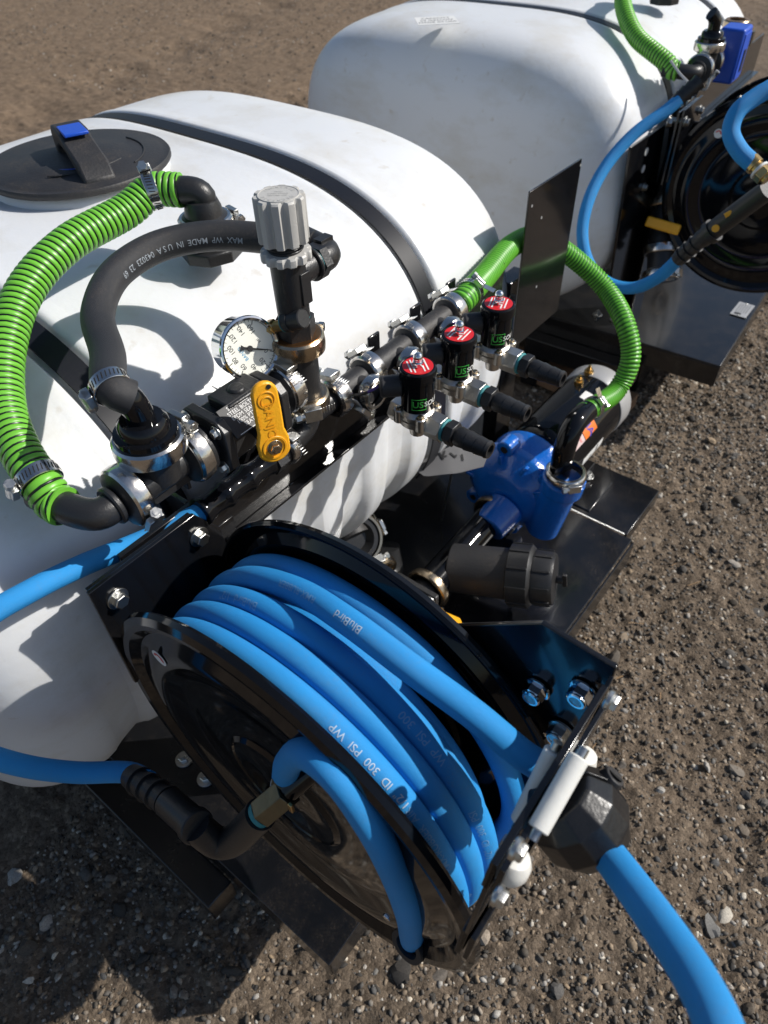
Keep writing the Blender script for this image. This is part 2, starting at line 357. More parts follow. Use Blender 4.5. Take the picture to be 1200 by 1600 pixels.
def ground_mat():
    m = bpy.data.materials.new('gravel_dirt'); m.use_nodes = True; t = m.node_tree; L = t.links.new; b = t.nodes['Principled BSDF']
    b.inputs['Roughness'].default_value = .95; b.inputs['Specular IOR Level'].default_value = .2
    tc = t.nodes.new('ShaderNodeTexCoord')
    def noise(s, d=6, rg=.6):
        n = t.nodes.new('ShaderNodeTexNoise'); n.inputs['Scale'].default_value = s; n.inputs['Detail'].default_value = d; n.inputs['Roughness'].default_value = rg
        L(tc.outputs['Object'], n.inputs['Vector']); return n
    n1 = noise(2.2, 8); r1 = t.nodes.new('ShaderNodeValToRGB'); e = r1.color_ramp
    e.elements[0].position = .3; e.elements[0].color = (.145,.109,.077,1); e.elements[1].position = .7; e.elements[1].color = (.275,.204,.142,1)
    L(n1.outputs['Fac'], r1.inputs[0])
    vo = t.nodes.new('ShaderNodeTexVoronoi'); vo.inputs['Scale'].default_value = 170; L(tc.outputs['Object'], vo.inputs['Vector'])
    hs = t.nodes.new('ShaderNodeValToRGB'); h = hs.color_ramp; h.elements[0].position = 0; h.elements[0].color = (.03,.026,.022,1)
    h.elements[1].position = 1; h.elements[1].color = (.40,.32,.24,1); e2 = h.elements.new(.55); e2.color = (.12,.098,.076,1); e3 = h.elements.new(.9); e3.color = (.22,.175,.13,1)
    sp = t.nodes.new('ShaderNodeSeparateColor'); L(vo.outputs['Color'], sp.inputs[0]); L(sp.outputs[0], hs.inputs[0])
    mx = t.nodes.new('ShaderNodeMix'); mx.data_type = 'RGBA'; mx.inputs[0].default_value = .5; L(r1.outputs[0], mx.inputs[6]); L(hs.outputs[0], mx.inputs[7])
    sx = t.nodes.new('ShaderNodeSeparateXYZ'); L(tc.outputs['Object'], sx.inputs[0])
    n9 = noise(1.1, 5); ad9 = t.nodes.new('ShaderNodeMath'); ad9.operation = 'MULTIPLY_ADD'; ad9.inputs[1].default_value = 1.6; L(n9.outputs['Fac'], ad9.inputs[0]); L(sx.outputs[1], ad9.inputs[2])
    fr9 = t.nodes.new('ShaderNodeMapRange'); fr9.inputs[1].default_value = 1.9; fr9.inputs[2].default_value = 3.2; fr9.inputs[4].default_value = .75; L(ad9.outputs[0], fr9.inputs[0])
    n8 = noise(26, 9, .75); c8 = t.nodes.new('ShaderNodeValToRGB'); c8.color_ramp.elements[0].position = .32; c8.color_ramp.elements[0].color = (.075,.052,.034,1); c8.color_ramp.elements[1].position = .66; c8.color_ramp.elements[1].color = (.31,.22,.145,1)
    L(n8.outputs['Fac'], c8.inputs[0])
    mw = t.nodes.new('ShaderNodeMix'); mw.data_type = 'RGBA'; L(fr9.outputs[0], mw.inputs[0]); L(mx.outputs[2], mw.inputs[6]); L(c8.outputs[0], mw.inputs[7]); mx = mw
    n3 = noise(900, 2); r3 = t.nodes.new('ShaderNodeMapRange'); r3.inputs[1].default_value = .3; r3.inputs[2].default_value = .7; r3.inputs[3].default_value = .62; r3.inputs[4].default_value = 1.25
    L(n3.outputs['Fac'], r3.inputs[0]); mm = t.nodes.new('ShaderNodeMix'); mm.data_type = 'RGBA'; mm.blend_type = 'MULTIPLY'; mm.inputs[0].default_value = 1
    L(mx.outputs[2], mm.inputs[6]); L(r3.outputs[0], mm.inputs[7]); L(mm.outputs[2], b.inputs['Base Color'])
    n4 = noise(330, 6, .7); bp = t.nodes.new('ShaderNodeBump'); bp.inputs['Strength'].default_value = .9; bp.inputs['Distance'].default_value = .004
    L(n4.outputs['Fac'], bp.inputs['Height'])
    bp2 = t.nodes.new('ShaderNodeBump'); bp2.inputs['Strength'].default_value = .6; bp2.inputs['Distance'].default_value = .003
    L(vo.outputs['Distance'], bp2.inputs['Height']); bp2.invert = True
    L(bp.outputs[0], bp2.inputs['Normal']); L(bp2.outputs[0], b.inputs['Normal'])
    return m
M['ground'] = ground_mat()
def stone_mat():
    m = bpy.data.materials.new('gravel_stone'); m.use_nodes = True; t = m.node_tree; L = t.links.new; b = t.nodes['Principled BSDF']
    b.inputs['Roughness'].default_value = .85; b.inputs['Specular IOR Level'].default_value = .3
    a = t.nodes.new('ShaderNodeAttribute'); a.attribute_name = 'tone'
    r = t.nodes.new('ShaderNodeValToRGB'); c = r.color_ramp
    c.elements[0].position = 0; c.elements[0].color = (.035,.032,.030,1); c.elements[1].position = 1; c.elements[1].color = (.58,.52,.42,1)
    for p, q in ((.15, (.06,.055,.048)), (.34, (.12,.098,.075)), (.50, (.095,.093,.09)), (.64, (.20,.155,.11)), (.76, (.17,.165,.155)), (.86, (.30,.22,.14)), (.94, (.36,.34,.31))):
        k = c.elements.new(p); k.color = (*q, 1)
    L(a.outputs['Fac'], r.inputs[0])
    tc = t.nodes.new('ShaderNodeTexCoord'); n = t.nodes.new('ShaderNodeTexNoise'); n.inputs['Scale'].default_value = 500; n.inputs['Detail'].default_value = 4
    L(tc.outputs['Object'], n.inputs['Vector']); r3 = t.nodes.new('ShaderNodeMapRange'); r3.inputs[1].default_value = .3; r3.inputs[2].default_value = .7; r3.inputs[3].default_value = .7; r3.inputs[4].default_value = 1.2
    L(n.outputs['Fac'], r3.inputs[0]); mm = t.nodes.new('ShaderNodeMix'); mm.data_type = 'RGBA'; mm.blend_type = 'MULTIPLY'; mm.inputs[0].default_value = 1
    L(r.outputs[0], mm.inputs[6]); L(r3.outputs[0], mm.inputs[7]); L(mm.outputs[2], b.inputs['Base Color'])
    return m
M['stone'] = stone_mat()
GZ = -.07

# ------------------------------------------------------------------ ground
def fbm(x, y, seed=0):
    r = np.random.default_rng(seed); z = np.zeros_like(x)
    for f, a in ((1.3,1),(2.9,.55),(6.1,.3),(13,.17),(27,.10),(55,.06),(110,.035)):
        for _ in range(3):
            th = r.uniform(0, 6.28); ph = r.uniform(0, 6.28)
            z += a*np.sin(f*(x*math.cos(th) + y*math.sin(th)) + ph + 1.7*np.sin(f*.6*(y*math.cos(th) - x*math.sin(th)) + ph*2))/3
    return z
LAT = np.random.default_rng(5).random((256, 256))
def vnoise(x, y, f, k=0):
    X_ = np.asarray(x)*f + 37.7*k + 1000; Y_ = np.asarray(y)*f + 11.3*k + 1000
    i = np.floor(X_).astype(int); j = np.floor(Y_).astype(int); a = X_-i; b = Y_-j; a = a*a*(3-2*a); b = b*b*(3-2*b)
    g_ = lambda p, q: LAT[p % 256, q % 256]
    return (g_(i,j)*(1-a) + g_(i+1,j)*a)*(1-b) + (g_(i,j+1)*(1-a) + g_(i+1,j+1)*a)*b - .5
def gheight(x, y):
    h = .009*fbm(x, y, 3) + .012*vnoise(x, y, 14, 1) + .009*vnoise(x, y, 34, 2) + .0075*vnoise(x, y, 78, 3) + .0045*np.abs(vnoise(x, y, 130, 4))
    # tyre ruts running through the far dirt
    c = (y - 2.9 - .25*(x-2.5)) ; rut = np.exp(-((c+.06*np.sin(x*1.3))/.13)**2) * (.55+.3*np.sin(x*41+3*np.sin(x*1.9)+np.sin(y*20))+.25*np.sin(x*13.7))
    c2 = (y - 4.4 - .25*(x-2.5)); rut2 = np.exp(-((c2+.1*np.sin(x*.9))/.22)**2)*(.5+.3*np.sin(x*9.3)+.2*np.sin(x*23))
    far = np.clip((y-1.8)/.5, 0, 1)
    return GZ - .012 + h - .045*rut*far - .045*rut2*far
def ground():
    xs = np.concatenate([-np.geomspace(120, 1.2, 26)[:-1], np.linspace(-1.2, -.46, 30), np.linspace(-.45, 2.2, 640), np.linspace(2.21, 3.2, 80), np.linspace(3.2, 9, 190)[1:], np.geomspace(9, 160, 24)[1:]])
    ys = np.concatenate([-np.geomspace(120, 1.4, 26)[:-1], np.linspace(-1.4, -.81, 24), np.linspace(-.80, .78, 380), np.linspace(.79, 3.0, 120), np.linspace(3, 9, 190)[1:], np.geomspace(9, 160, 24)[1:]])
    X, Y = np.meshgrid(xs, ys, indexing='ij'); Z = gheight(X, Y)
    n, m = X.shape; me = bpy.data.meshes.new('ground')
    co = np.stack([X, Y, Z], -1).reshape(-1, 3).astype(np.float32)
    i = np.arange(n-1)[:, None]*m + np.arange(m-1)[None]; q = np.stack([i, i+m, i+m+1, i+1], -1).reshape(-1, 4)
    me.vertices.add(len(co)); me.vertices.foreach_set('co', co.ravel())
    me.loops.add(q.size); me.loops.foreach_set('vertex_index', q.ravel().astype(np.int32))
    me.polygons.add(len(q)); me.polygons.foreach_set('loop_start', (np.arange(len(q))*4).astype(np.int32))
    me.polygons.foreach_set('use_smooth', [True]*len(q)); me.update(); me.validate()
    me.materials.append(M['ground']); o = bpy.data.objects.new('ground', me); COL.objects.link(o); o['kind'] = 'structure'
ground()
def icos():
    bm = bmesh.new(); bmesh.ops.create_icosphere(bm, subdivisions=1, radius=1); v = np.array([p.co[:] for p in bm.verts]); f = np.array([[q.index for q in p.verts] for p in bm.faces]); bm.free()
    bm = bmesh.new(); bmesh.ops.create_icosphere(bm, subdivisions=2, radius=1); v2 = np.array([p.co[:] for p in bm.verts]); f2 = np.array([[q.index for q in p.verts] for p in bm.faces]); bm.free()
    return (v, f), (v2, f2)
ICO = icos()
def stones(name, n, region, smin, smax, lod, pw=3.0, label=''):
    v, f = ICO[lod]
    x0, x1, y0, y1 = region; x = RNG.uniform(x0, x1, n); y = RNG.uniform(y0, y1, n)
    dens = fbm(x*3.0, y*3.0, 11); keep = RNG.uniform(-1.3, 1.3, n) < dens*.8 + .1
    q = (np.stack([x, y, np.full(n, GZ)], 1) - CP) @ CM.T; u = 600 + F*q[:,0]/-q[:,2]; vv = 800 - F*q[:,1]/-q[:,2]
    keep &= (q[:,2] < 0) & (u > -260) & (u < 1460) & (vv > -120) & (vv < 1860)
    keep &= ~((x > .13) & (x < .92) & (y > .32)) & ~((x > 1.75) & (x < 2.6) & (y > .45))
    x = x[keep]; y = y[keep]; n = len(x); print(name, n)
    s = smin + (smax-smin)*RNG.random(n)**pw
    S = np.stack([s*RNG.uniform(.7, 1.3, n), s*RNG.uniform(.6, 1.1, n), s*RNG.uniform(.45, .85, n)], 1)
    q = RNG.normal(size=(n, 4)); q /= np.linalg.norm(q, axis=1)[:, None]; a, b, c, d = q.T
    R = np.stack([1-2*(c*c+d*d), 2*(b*c-a*d), 2*(b*d+a*c), 2*(b*c+a*d), 1-2*(b*b+d*d), 2*(c*d-a*b), 2*(b*d-a*c), 2*(c*d+a*b), 1-2*(b*b+c*c)], 1).reshape(n, 3, 3)
    da = RNG.normal(size=(n, 3)); db = RNG.normal(size=(n, 3)); ph = RNG.uniform(0, 6.28, (n, 1))
    J = 1 + .30*np.sin(1.4*da @ v.T + ph) + .18*np.sin(2.3*db @ v.T + 2*ph) + RNG.uniform(-.09, .09, (n, len(v)))
    P = v[None]*J[..., None]*S[:, None]; P = np.einsum('nij,nkj->nki', R, P)
    P[..., 2] *= .75
    P += np.stack([x, y, gheight(x, y) + s*RNG.uniform(-.25, .30, n)], 1)[:, None]
    co = P.reshape(-1, 3).astype(np.float32); F_ = (f[None] + (np.arange(n)*len(v))[:, None, None]).reshape(-1, 3).astype(np.int32)
    me = bpy.data.meshes.new(name); me.vertices.add(len(co)); me.vertices.foreach_set('co', co.ravel())
    me.loops.add(F_.size); me.loops.foreach_set('vertex_index', F_.ravel()); me.polygons.add(len(F_))
    me.polygons.foreach_set('loop_start', (np.arange(len(F_))*3).astype(np.int32))
    me.update(); tn = np.repeat(RNG.random(n)**.85, len(v)).astype(np.float32)
    at_ = me.attributes.new('tone', 'FLOAT', 'POINT'); at_.data.foreach_set('value', tn)
    if lod: me.polygons.foreach_set('use_smooth', [True]*len(F_)); me.set_sharp_from_angle(angle=.42)
    me.materials.append(M['stone']); o = bpy.data.objects.new(name, me); COL.objects.link(o)
    tagit(o, label, 'gravel', kind='stuff')
stones('gravel', 260000, (-.45, 2.5, -.9, .72), .0010, .0062, 0, 2.4, 'fine mixed grey and tan gravel covering the dirt around the skids')
stones('gravel_pebbles', 4600, (-.45, 2.5, -.9, .72), .0045, .0135, 1, 2.6, 'larger rounded pebbles scattered among the fine gravel')
stones('gravel_far', 60000, (.6, 6.5, 1.4, 7), .0022, .0085, 0, 3.0, 'loose small stones over the far brown dirt')
def straw():
    g = G()
    for k in range(90):
        if k < 60: x, y = random.uniform(-.2, 2.2), random.uniform(-.7, .2)
        else: x, y = random.uniform(1.5, 4), random.uniform(1.8, 4)
        a = random.uniform(0, 3.14); L = random.uniform(.008, .035); d = V(math.cos(a), math.sin(a), random.uniform(-.1, .1))*L
        z = float(gheight(np.array(x), np.array(y))) + .004; g.cyl(V(x,y,z)-d/2, V(x,y,z)+d/2, random.uniform(.0005,.0012), n=5)
    ob('straw_bits', g, M['straw'], kind='stuff', label='dry straw and wood splinters lying on the gravel', cat='straw')
straw()

# ------------------------------------------------------------------ small hardware
def hexp(g, p, ax, r, h, ch=.0008):
    g.lathe([(0, r), (h-ch, r), (h, r*.88)], p, ax, 6)
def bolt(p, ax, r, parent, m='zinc', washer=True, stud=0, name='bolt'):
    g = G(); ax = nrm(ax); p = np.asarray(p, float)
    if washer: g.lathe([(0, r*1.45), (r*.22, r*1.45)], p, ax, 24)
    hexp(g, p + ax*r*.2, ax, r, r*.95)
    if stud: g.cyl(p, p + ax*stud, r*.52, n=12)
    return ob(name, g, M[m], parent, bev=.0003)
def vclamp(c, ax, R, parent, wd=.014, ang=None, m='steel', liner=None):
    """stainless flange clamp with its worm screw"""
    c = np.asarray(c, float); ax = nrm(ax)
    g = G(); g.lathe([(-wd/2, R-.006), (-wd/2, R-.002), (-wd/2+.002, R), (-wd*.12, R+.0006), (wd*.12, R+.0006), (wd/2-.002, R), (wd/2, R-.002), (wd/2, R-.006), (wd/2-.001, R-.0055), (wd/2-.0025, R-.0018), (-wd/2+.0025, R-.0018), (-wd/2+.001, R-.0055)], c, ax, 48, closed=True)
    o = ob('flange_clamp', g, M[m], parent)
    d = nrm(ang if ang is not None else V(0,-1,.3)); d = nrm(d - np.dot(d, ax)*ax); tg = np.cross(ax, d)
    s = G(); q = c + d*(R+.004)
    Rm = np.stack([tg, d, ax], 1)
    s.box(q, (.018, .006, wd*.9), Rm)
    for k in range(5): s.box(c + d*(R+.0012) + tg*(.012 + k*.003) - d*(k*.0006), (.0012, .0014, wd*.5), Rm)
    so = ob('clamp_housing', s, M['zinc'], o, bev=.0008)
    b = G(); b.cyl(q - tg*.013, q - tg*.009, .0042, n=16); b.lathe([(0,.0052),(.005,.0052),(.006,.0042)], q - tg*.018, tg, 6); b.cyl(q-tg*.0186, q-tg*.017, .0030, n=12)
    ob('clamp_screw', b, M['zinc'], o)
    if liner:
        l = G(); l.lathe([(0, R*.62), (0, R-.003), (.002, R-.003), (.002, R*.62)], c + ax*wd*.42, ax, 40, closed=True); ob('clamp_liner', l, M[liner], o)
    return o
def hclamp(c, ax, R, label, ang=None, wd=.011, tail=True, mm='steel', name='hose_clamp'):
    """worm-drive hose clamp, its own thing"""
    c = np.asarray(c, float); ax = nrm(ax); t = thing(name, label, 'hose clamp', c)
    g = G(); g.ring(c, ax, R, R+.0011, wd, 44)
    d = nrm(ang if ang is not None else V(0,-1,.5)); d = nrm(d - np.dot(d, ax)*ax); tg = np.cross(ax, d)
    if tail:
        Rm = np.stack([nrm(tg - d*-.35), nrm(d + tg*-.35), ax], 1); g.box(c + d*(R+.007) + tg*.014, (.016, .0008, wd*.95), Rm)
    ob('band', g, M[mm], t)
    s = G(); Rm = np.stack([tg, d, ax], 1); s.box(c + d*(R+.0042), (.013, .0062, wd*1.05), Rm); s.cyl(c + d*(R+.0055) - tg*.007, c + d*(R+.0055) + tg*.0065, .0042, n=14)
    ob('worm_housing', s, M['zinc'], t, bev=.0006)
    b = G(); b.lathe([(0,.0046),(.0045,.0046),(.0055,.0038)], c + d*(R+.0055) - tg*.0125, tg, 6); ob('screw', b, M['zinc'], t)
    k = G(); n = int(R*6.28/.0030)
    for i in range(n):
        a = 6.283*i/n
        if math.cos(a) > .93: continue
        e = d*math.cos(a) + tg*math.sin(a); f = np.cross(ax, e); Rk = np.stack([f, e, nrm(ax + f*.25)], 1); k.box(c + e*(R+.00115), (.0009, .0004, wd*.52), Rk)
    ob('band_slots', k, M['inner'], t)
    return t
def barb(g, p0, p1, r, n=4, nn=24):
    """hose barb profile from p0 to p1"""
    p0 = np.asarray(p0, float); p1 = np.asarray(p1, float); L = np.linalg.norm(p1-p0); pr = []
    for i in range(n):
        a = L*i/n; b = L*(i+1)/n; pr += [(a, r*1.0), (a + (b-a)*.55, r*.86), (b-.0001, r*.84)]
    pr = [(a, b) for a, b in pr]; g.lathe(pr[:-1] + [(L, r*.8)], p0, p1-p0, nn)
def elbow(g, p0, c, p1, r, nn=20, k=.55):
    p0, c, p1 = [np.asarray(q, float) for q in (p0, c, p1)]
    a = c + (p0-c)*k; b = c + (p1-c)*k; pts = [p0, a]
    for t in (.25, .5, .75): pts.append(a*(1-t)**2 + 2*t*(1-t)*c + b*t*t)
    pts += [b, p1]; tube(g, Path(pts, .003), r, nn)
X = V(1,0,0); Y = V(0,1,0); Z = V(0,0,1)

# ================================================================== SKID SPRAYER UNIT
U2 = []        # things repeated on the second skid
# ---- tank
TC = (.922, .43); TX0, TX1 = -.035, 1.000
STR = (.262, .712)
def tank_profile(th, sx, groove=0.0):
    """th: angle, 0 = front (-y), pi/2 = top"""
    c, s_ = math.cos(th), math.sin(th); n = 3.3
    a, b = .446, .327
    if s_ >= 0:
        r = (abs(c/a)**n + abs(s_/b)**n)**(-1/n); y, z = -c*r, s_*r
        f = sx
        y *= f; z *= f
    else:
        b = .30; k = (abs(c)**2.6 + abs(s_)**2.6)**(-1/2.6)
        zz = s_*k; yy = c*k                      # unit rounded square
        z = zz*b; wd = .296 + .150*math.sqrt(max(0, 1 - min(1, -zz)**2)); y = -yy*wd
        f = sx + (1-sx)*.25*(-zz); y *= f; z *= (1 - (1-sx)*.45)
        if -zz > .93: z = -b*(1-(1-sx)*.12)
    L = math.hypot(y, z); y *= 1 - groove/L; z *= 1 - groove/L
    return TC[0] + y, TC[1] + z
def tank_scale(x):
    t = (x - (TX0+TX1)/2) / ((TX1-TX0)/2); return max(0.0, 1 - abs(t)**13.0)**(1/3.0)
def smooth(e0, e1, x):
    t = min(1, max(0, (x-e0)/(e1-e0))); return t*t*(3-2*t)
tank = thing('water_tank', 'large white polyethylene tank with an oval black lid, nearest the camera', 'tank', (.475, .90, .13), 'white skid tanks'); U2.append(tank)
def build_tank():
    g = G(); n = 176; hx = (TX1-TX0)/2; cx = (TX0+TX1)/2
    us = np.linspace(-math.pi/2, math.pi/2, 91); xs = set(cx + hx*np.sin(us)*.99999)
    for s_ in STR:
        for d in (-.030,-.026,-.022,-.019,-.0175,-.016,-.01,0,.01,.016,.0175,.019,.022,.026,.030): xs.add(s_+d)
    for q in np.linspace(.10, .88, 66): xs.add(q)
    xs = sorted(xs); rows = []
    for x in xs:
        sc = max(tank_scale(x), .02); row = []
        gr = 0
        for s_ in STR: gr = max(gr, .011*(1 - smooth(.016, .022, abs(x-s_)))) ; 
        lip = sum(.0015*math.exp(-((abs(x-s_)-.030)/.009)**2) for s_ in STR)
        for k in range(n):
            th = 2*math.pi*k/n - math.pi/2*1.0
            y, z = tank_profile(th, sc, gr - lip)
            # ribbed lower front panel
            if y < TC[0] and z < .56:
                m = smooth(.56, .44, z)*smooth(.14, .20, z)*smooth(.06, .16, x)*smooth(.90, .80, x)
                a = math.sin((x*1.0)*2*math.pi/.098); tri = .5 + .5*math.tanh(3.2*a)
                taper = .35 + .65*smooth(.50, .30, z)
                y += m*.017*tri*taper + m*.010*smooth(.30,.36,x)*smooth(.42,.24,z)
            row.append(V(x, y, z))
        rows.append(row)
    vs = [p for r in rows for p in r]; fs = []
    for i in range(len(rows)-1):
        for k in range(n):
            l = (k+1) % n; fs.append((i*n+k, i*n+l, (i+1)*n+l, (i+1)*n+k))
    fs.append(tuple(range(n))); fs.append(tuple((len(rows)-1)*n+k for k in range(n))[::-1])
    g.add(vs, fs); body = ob('tank_body', g, M['tank'], tank, ang=60)
    for s_ in STR:
        st = G(); vs = []; fs = []; ths = np.linspace(-.42, math.pi+.42, 110); wd = .0135
        for th in ths:
            for dx, lift in ((-wd, .0095), (-wd, .0065), (wd, .0065), (wd, .0095)):
                y, z = tank_profile(th, 1.0, lift-.0062); vs.append(V(s_+dx, y, z))
        m = len(ths)
        for i in range(m-1):
            for k in range(4): l = (k+1) % 4; fs.append((i*4+k, i*4+l, (i+1)*4+l, (i+1)*4+k))
        fs += [(0,1,2,3), tuple((m-1)*4+k for k in (3,2,1,0))]
        st.add(vs, fs); ob('strap', st, M['strap'], tank, ang=50)
    # lid
    lc = V(.515, .925, .768)
    g = G(); g.lathe([(-.022, .118), (-.006, .112), (.0, .104)], lc, Z, 64); ob('lid_neck', g, M['tank'], tank)
    g = G(); g.lathe([(0, .117), (.002, .1185), (.006, .1185), (.008, .117), (.008, .108), (.0095, .106), (.0095, .070), (.0115, .066), (.0125, .03), (.0125, .001)], lc + Z*.001, Z, 96)
    lid = ob('lid', g, M['polymatt'], tank, ang=40)
    # raised crescent line on the lid
    g = G(); pts = [lc + V(.075*math.cos(a), .06*math.sin(a)+.0, .0125) for a in np.linspace(-2.6, -1.2, 10)]; tube(g, Path(pts, .004), .0012, 8)
    pts = [lc + V(.085*math.cos(a), .085*math.sin(a), .0112) for a in np.linspace(.1, -1.2, 10)]; tube(g, Path(pts, .004), .0010, 8); ob('lid_ridge', g, M['polymatt'], lid)
    # bridge latch
    a = at(103, 205, z=.80); b = at(150, 268, z=.785); a[2] = lc[2]; b[2] = lc[2]; d = nrm(b-a); L = np.linalg.norm(b-a); s = np.cross(Z, d)
    g = G(); prof = [(0,.008),(.0,.036),(.010,.046),(L*.42,.046),(L*.50,.040),(L*.98,.028),(L*1.12,.012),(L*1.12,.004),(L*.9,.010),(L*.55,.026),(L*.3,.028),(.018,.020),(.016,.008)]
    g.prism(prof, a - s*.019, d, Z, -.038) if np.dot(np.cross(d, Z), s) < 0 else g.prism(prof, a - s*.019, d, Z, .038)
    la = ob('lid_latch', g, M['polymatt'], lid, bev=.003)
    g = G(); g.box(a + d*(L*.40) + Z*.0455, (L*.34, .030, .004), np.stack([d, s, Z], 1)); ob('latch_insert', g, M['bluep'], la, bev=.0012)
    g = G(); g.lathe([(0, .028), (.004, .026), (.0041, .005)], (a*.5+b*.5) + s*-.012 + Z*.009, Z, 32); ob('latch_hub', g, M['bluep'], la)
    return lc
build_tank()

# ---- skid frame
frame = thing('skid_frame', 'black steel skid deck under the nearest white tank and hose reel', 'frame', (.5, .5, 0), 'black steel skids'); U2.append(frame)
def build_frame():
    DZ = .13
    def plate(name, poly, z, th, m='deck', bev=.0012):
        g = G(); g.prism([(p[0], p[1]) for p in poly], V(0,0,z-th), X, Y, th); return ob(name, g, M[m], frame, bev=bev)
    plate('deck_plate', [(.106,.2), (.952,.206), (.952,1.36), (.106,1.36)], DZ, .005)
    plate('pump_deck', [(.956,.2185), (1.103,.2185), (1.103,.372), (1.103,1.36), (.956,1.36)], DZ+.001, .005)
    # skirts
    for nm, c, d in (('end_skirt', (.1085, .78, .098), (.004, 1.155, .0535)), ('front_skirt', (.53, .2025, .098), (.842, .004, .0535)), ('far_skirt', (.9485, .79, .098), (.004, 1.14, .0535)),
                     ('tab_skirt', (1.03, .2205, .112), (.146, .004, .030)), ('back_skirt', (.53, 1.357, .098), (.842, .004, .0535))):
        g = G(); g.box(c, d); ob(nm, g, M['deck'], frame, bev=.0008)
    # skids standing on the ground
    for y in (.42, .66, 1.2):
        g = G(); g.box((.55, y, (GZ-.01+.075)/2+.0), (.95 if y != .42 else .70, .05, .075-GZ+.008)); ob('skid_runner', g, M['deck'], frame, bev=.003)
    g = G(); g.box((.0835, .53, .050), (.042, .30, .050)); ob('drawbar', g, M['deck'], frame, bev=.002)
    # weld bead lines
    g = G()
    for k in range(34): g.sphere(V(.9545, .225 + .0032*k, DZ+.0015), .0022, 8, 5, (1.0,1,.6))
    ob('weld_bead', g, M['zinc'], frame, kind='stuff')
    # washers and bolts by the reel
    for px, py in ((288,1187), (322,1217)):
        p = at(px, py, z=DZ+.001); b = G(); b.lathe([(0,.0125),(.0022,.0125),(.0025,.0120)], p, Z, 28); w_ = ob('washer', b, M['zinc'], frame); b = G(); hexp(b, p+Z*.002, Z, .0075, .007); b.cyl(p, p+Z*.014, .004, n=12); ob('nut', b, M['zinc'], w_)
    # uprights
    g = G(); g.box((.2145, .4535, .38), (.085, .006, .500)); up = ob('reel_upright', g, M['paint'], frame, bev=.001)
    g = G(); g.box((.2545, .476, .38), (.005, .038, .500)); ob('upright_flange', g, M['paint'], frame, bev=.001)
    g = G(); g.box((1.02, .545, .325), (.060, .030, .385)); ob('manifold_post', g, M['paint'], frame, bev=.002)
    h = G(); h.lathe([(0,.004),(.0005,.004)], V(1.01, .5298, .36), -Y, 16); ob('post_hole', h, M['label'], frame)
build_frame()

# ---- manifold bracket
MY = .44
brk = thing('manifold_bracket', 'long black steel angle carrying the manifold along the near tank', 'bracket', (.6, .47, .6))
g = G(); g.prism([(.262,.552), (.83,.552), (.83,.640), (.33,.640), (.262,.60)], V(0, .4610, 0), X, Z, .004); ob('back_plate', g, M['paint'], brk, bev=.0008)
g = G(); g.box((.546, .4500, .5535), (.568, .013, .0035)); ob('bottom_lip', g, M['paint'], brk, bev=.0006)
g = G(); g.lathe([(0,.0068),(.0005,.0068)], at(457, 762, y=.4568), -Y, 20); ob('slot_hole', g, M['label'], brk)
for x in (.555, .635, .71):
    g = G(); g.box((x-.012, .4585, .652), (.020, .004, .034)); ob('support_tab', g, M['paint'], brk, bev=.002)
g = G(); g.box((.285, .458, .45), (.03, .005, .25)); ob('drop_leg', g, M['paint'], brk, bev=.001)

# ---- panel
pn = G(); c = [at(825,312,y=.465), at(915,247,y=.465), at(867,485,y=.465), at(803,530,y=.465)]
x0 = (c[0][0]+c[3][0])/2; x1 = (c[1][0]+c[2][0])/2; zt = (c[0][2]+c[1][2])/2+.006; zb = (c[2][2]+c[3][2])/2-.012
pan = thing('control_panel_plate', 'blank upright black steel plate standing beside the red-topped valves', 'panel', (x0, .465, zb))
pn.box(((x0+x1)/2, .4665, (zt+zb)/2), (x1-x0, .003, zt-zb)); ob('plate', pn, M['paint'], pan, bev=.0008)
for px, py in ((831,322), (907,258), (846,340), (838,448)):
    h = G(); h.lathe([(0,.0020),(.0004,.0020)], at(px, py, y=.4649), -Y, 14); ob('screw_hole', h, M['greylabel'], pan)
g = G(); g.box(((x0+x1)/2-.02, .50, zb+.03), (.10, .065, .004)); g.box(((x0+x1)/2-.02, .531, zb-.06), (.05, .004, .18)); ob('stay', g, M['paint'], pan, bev=.001)

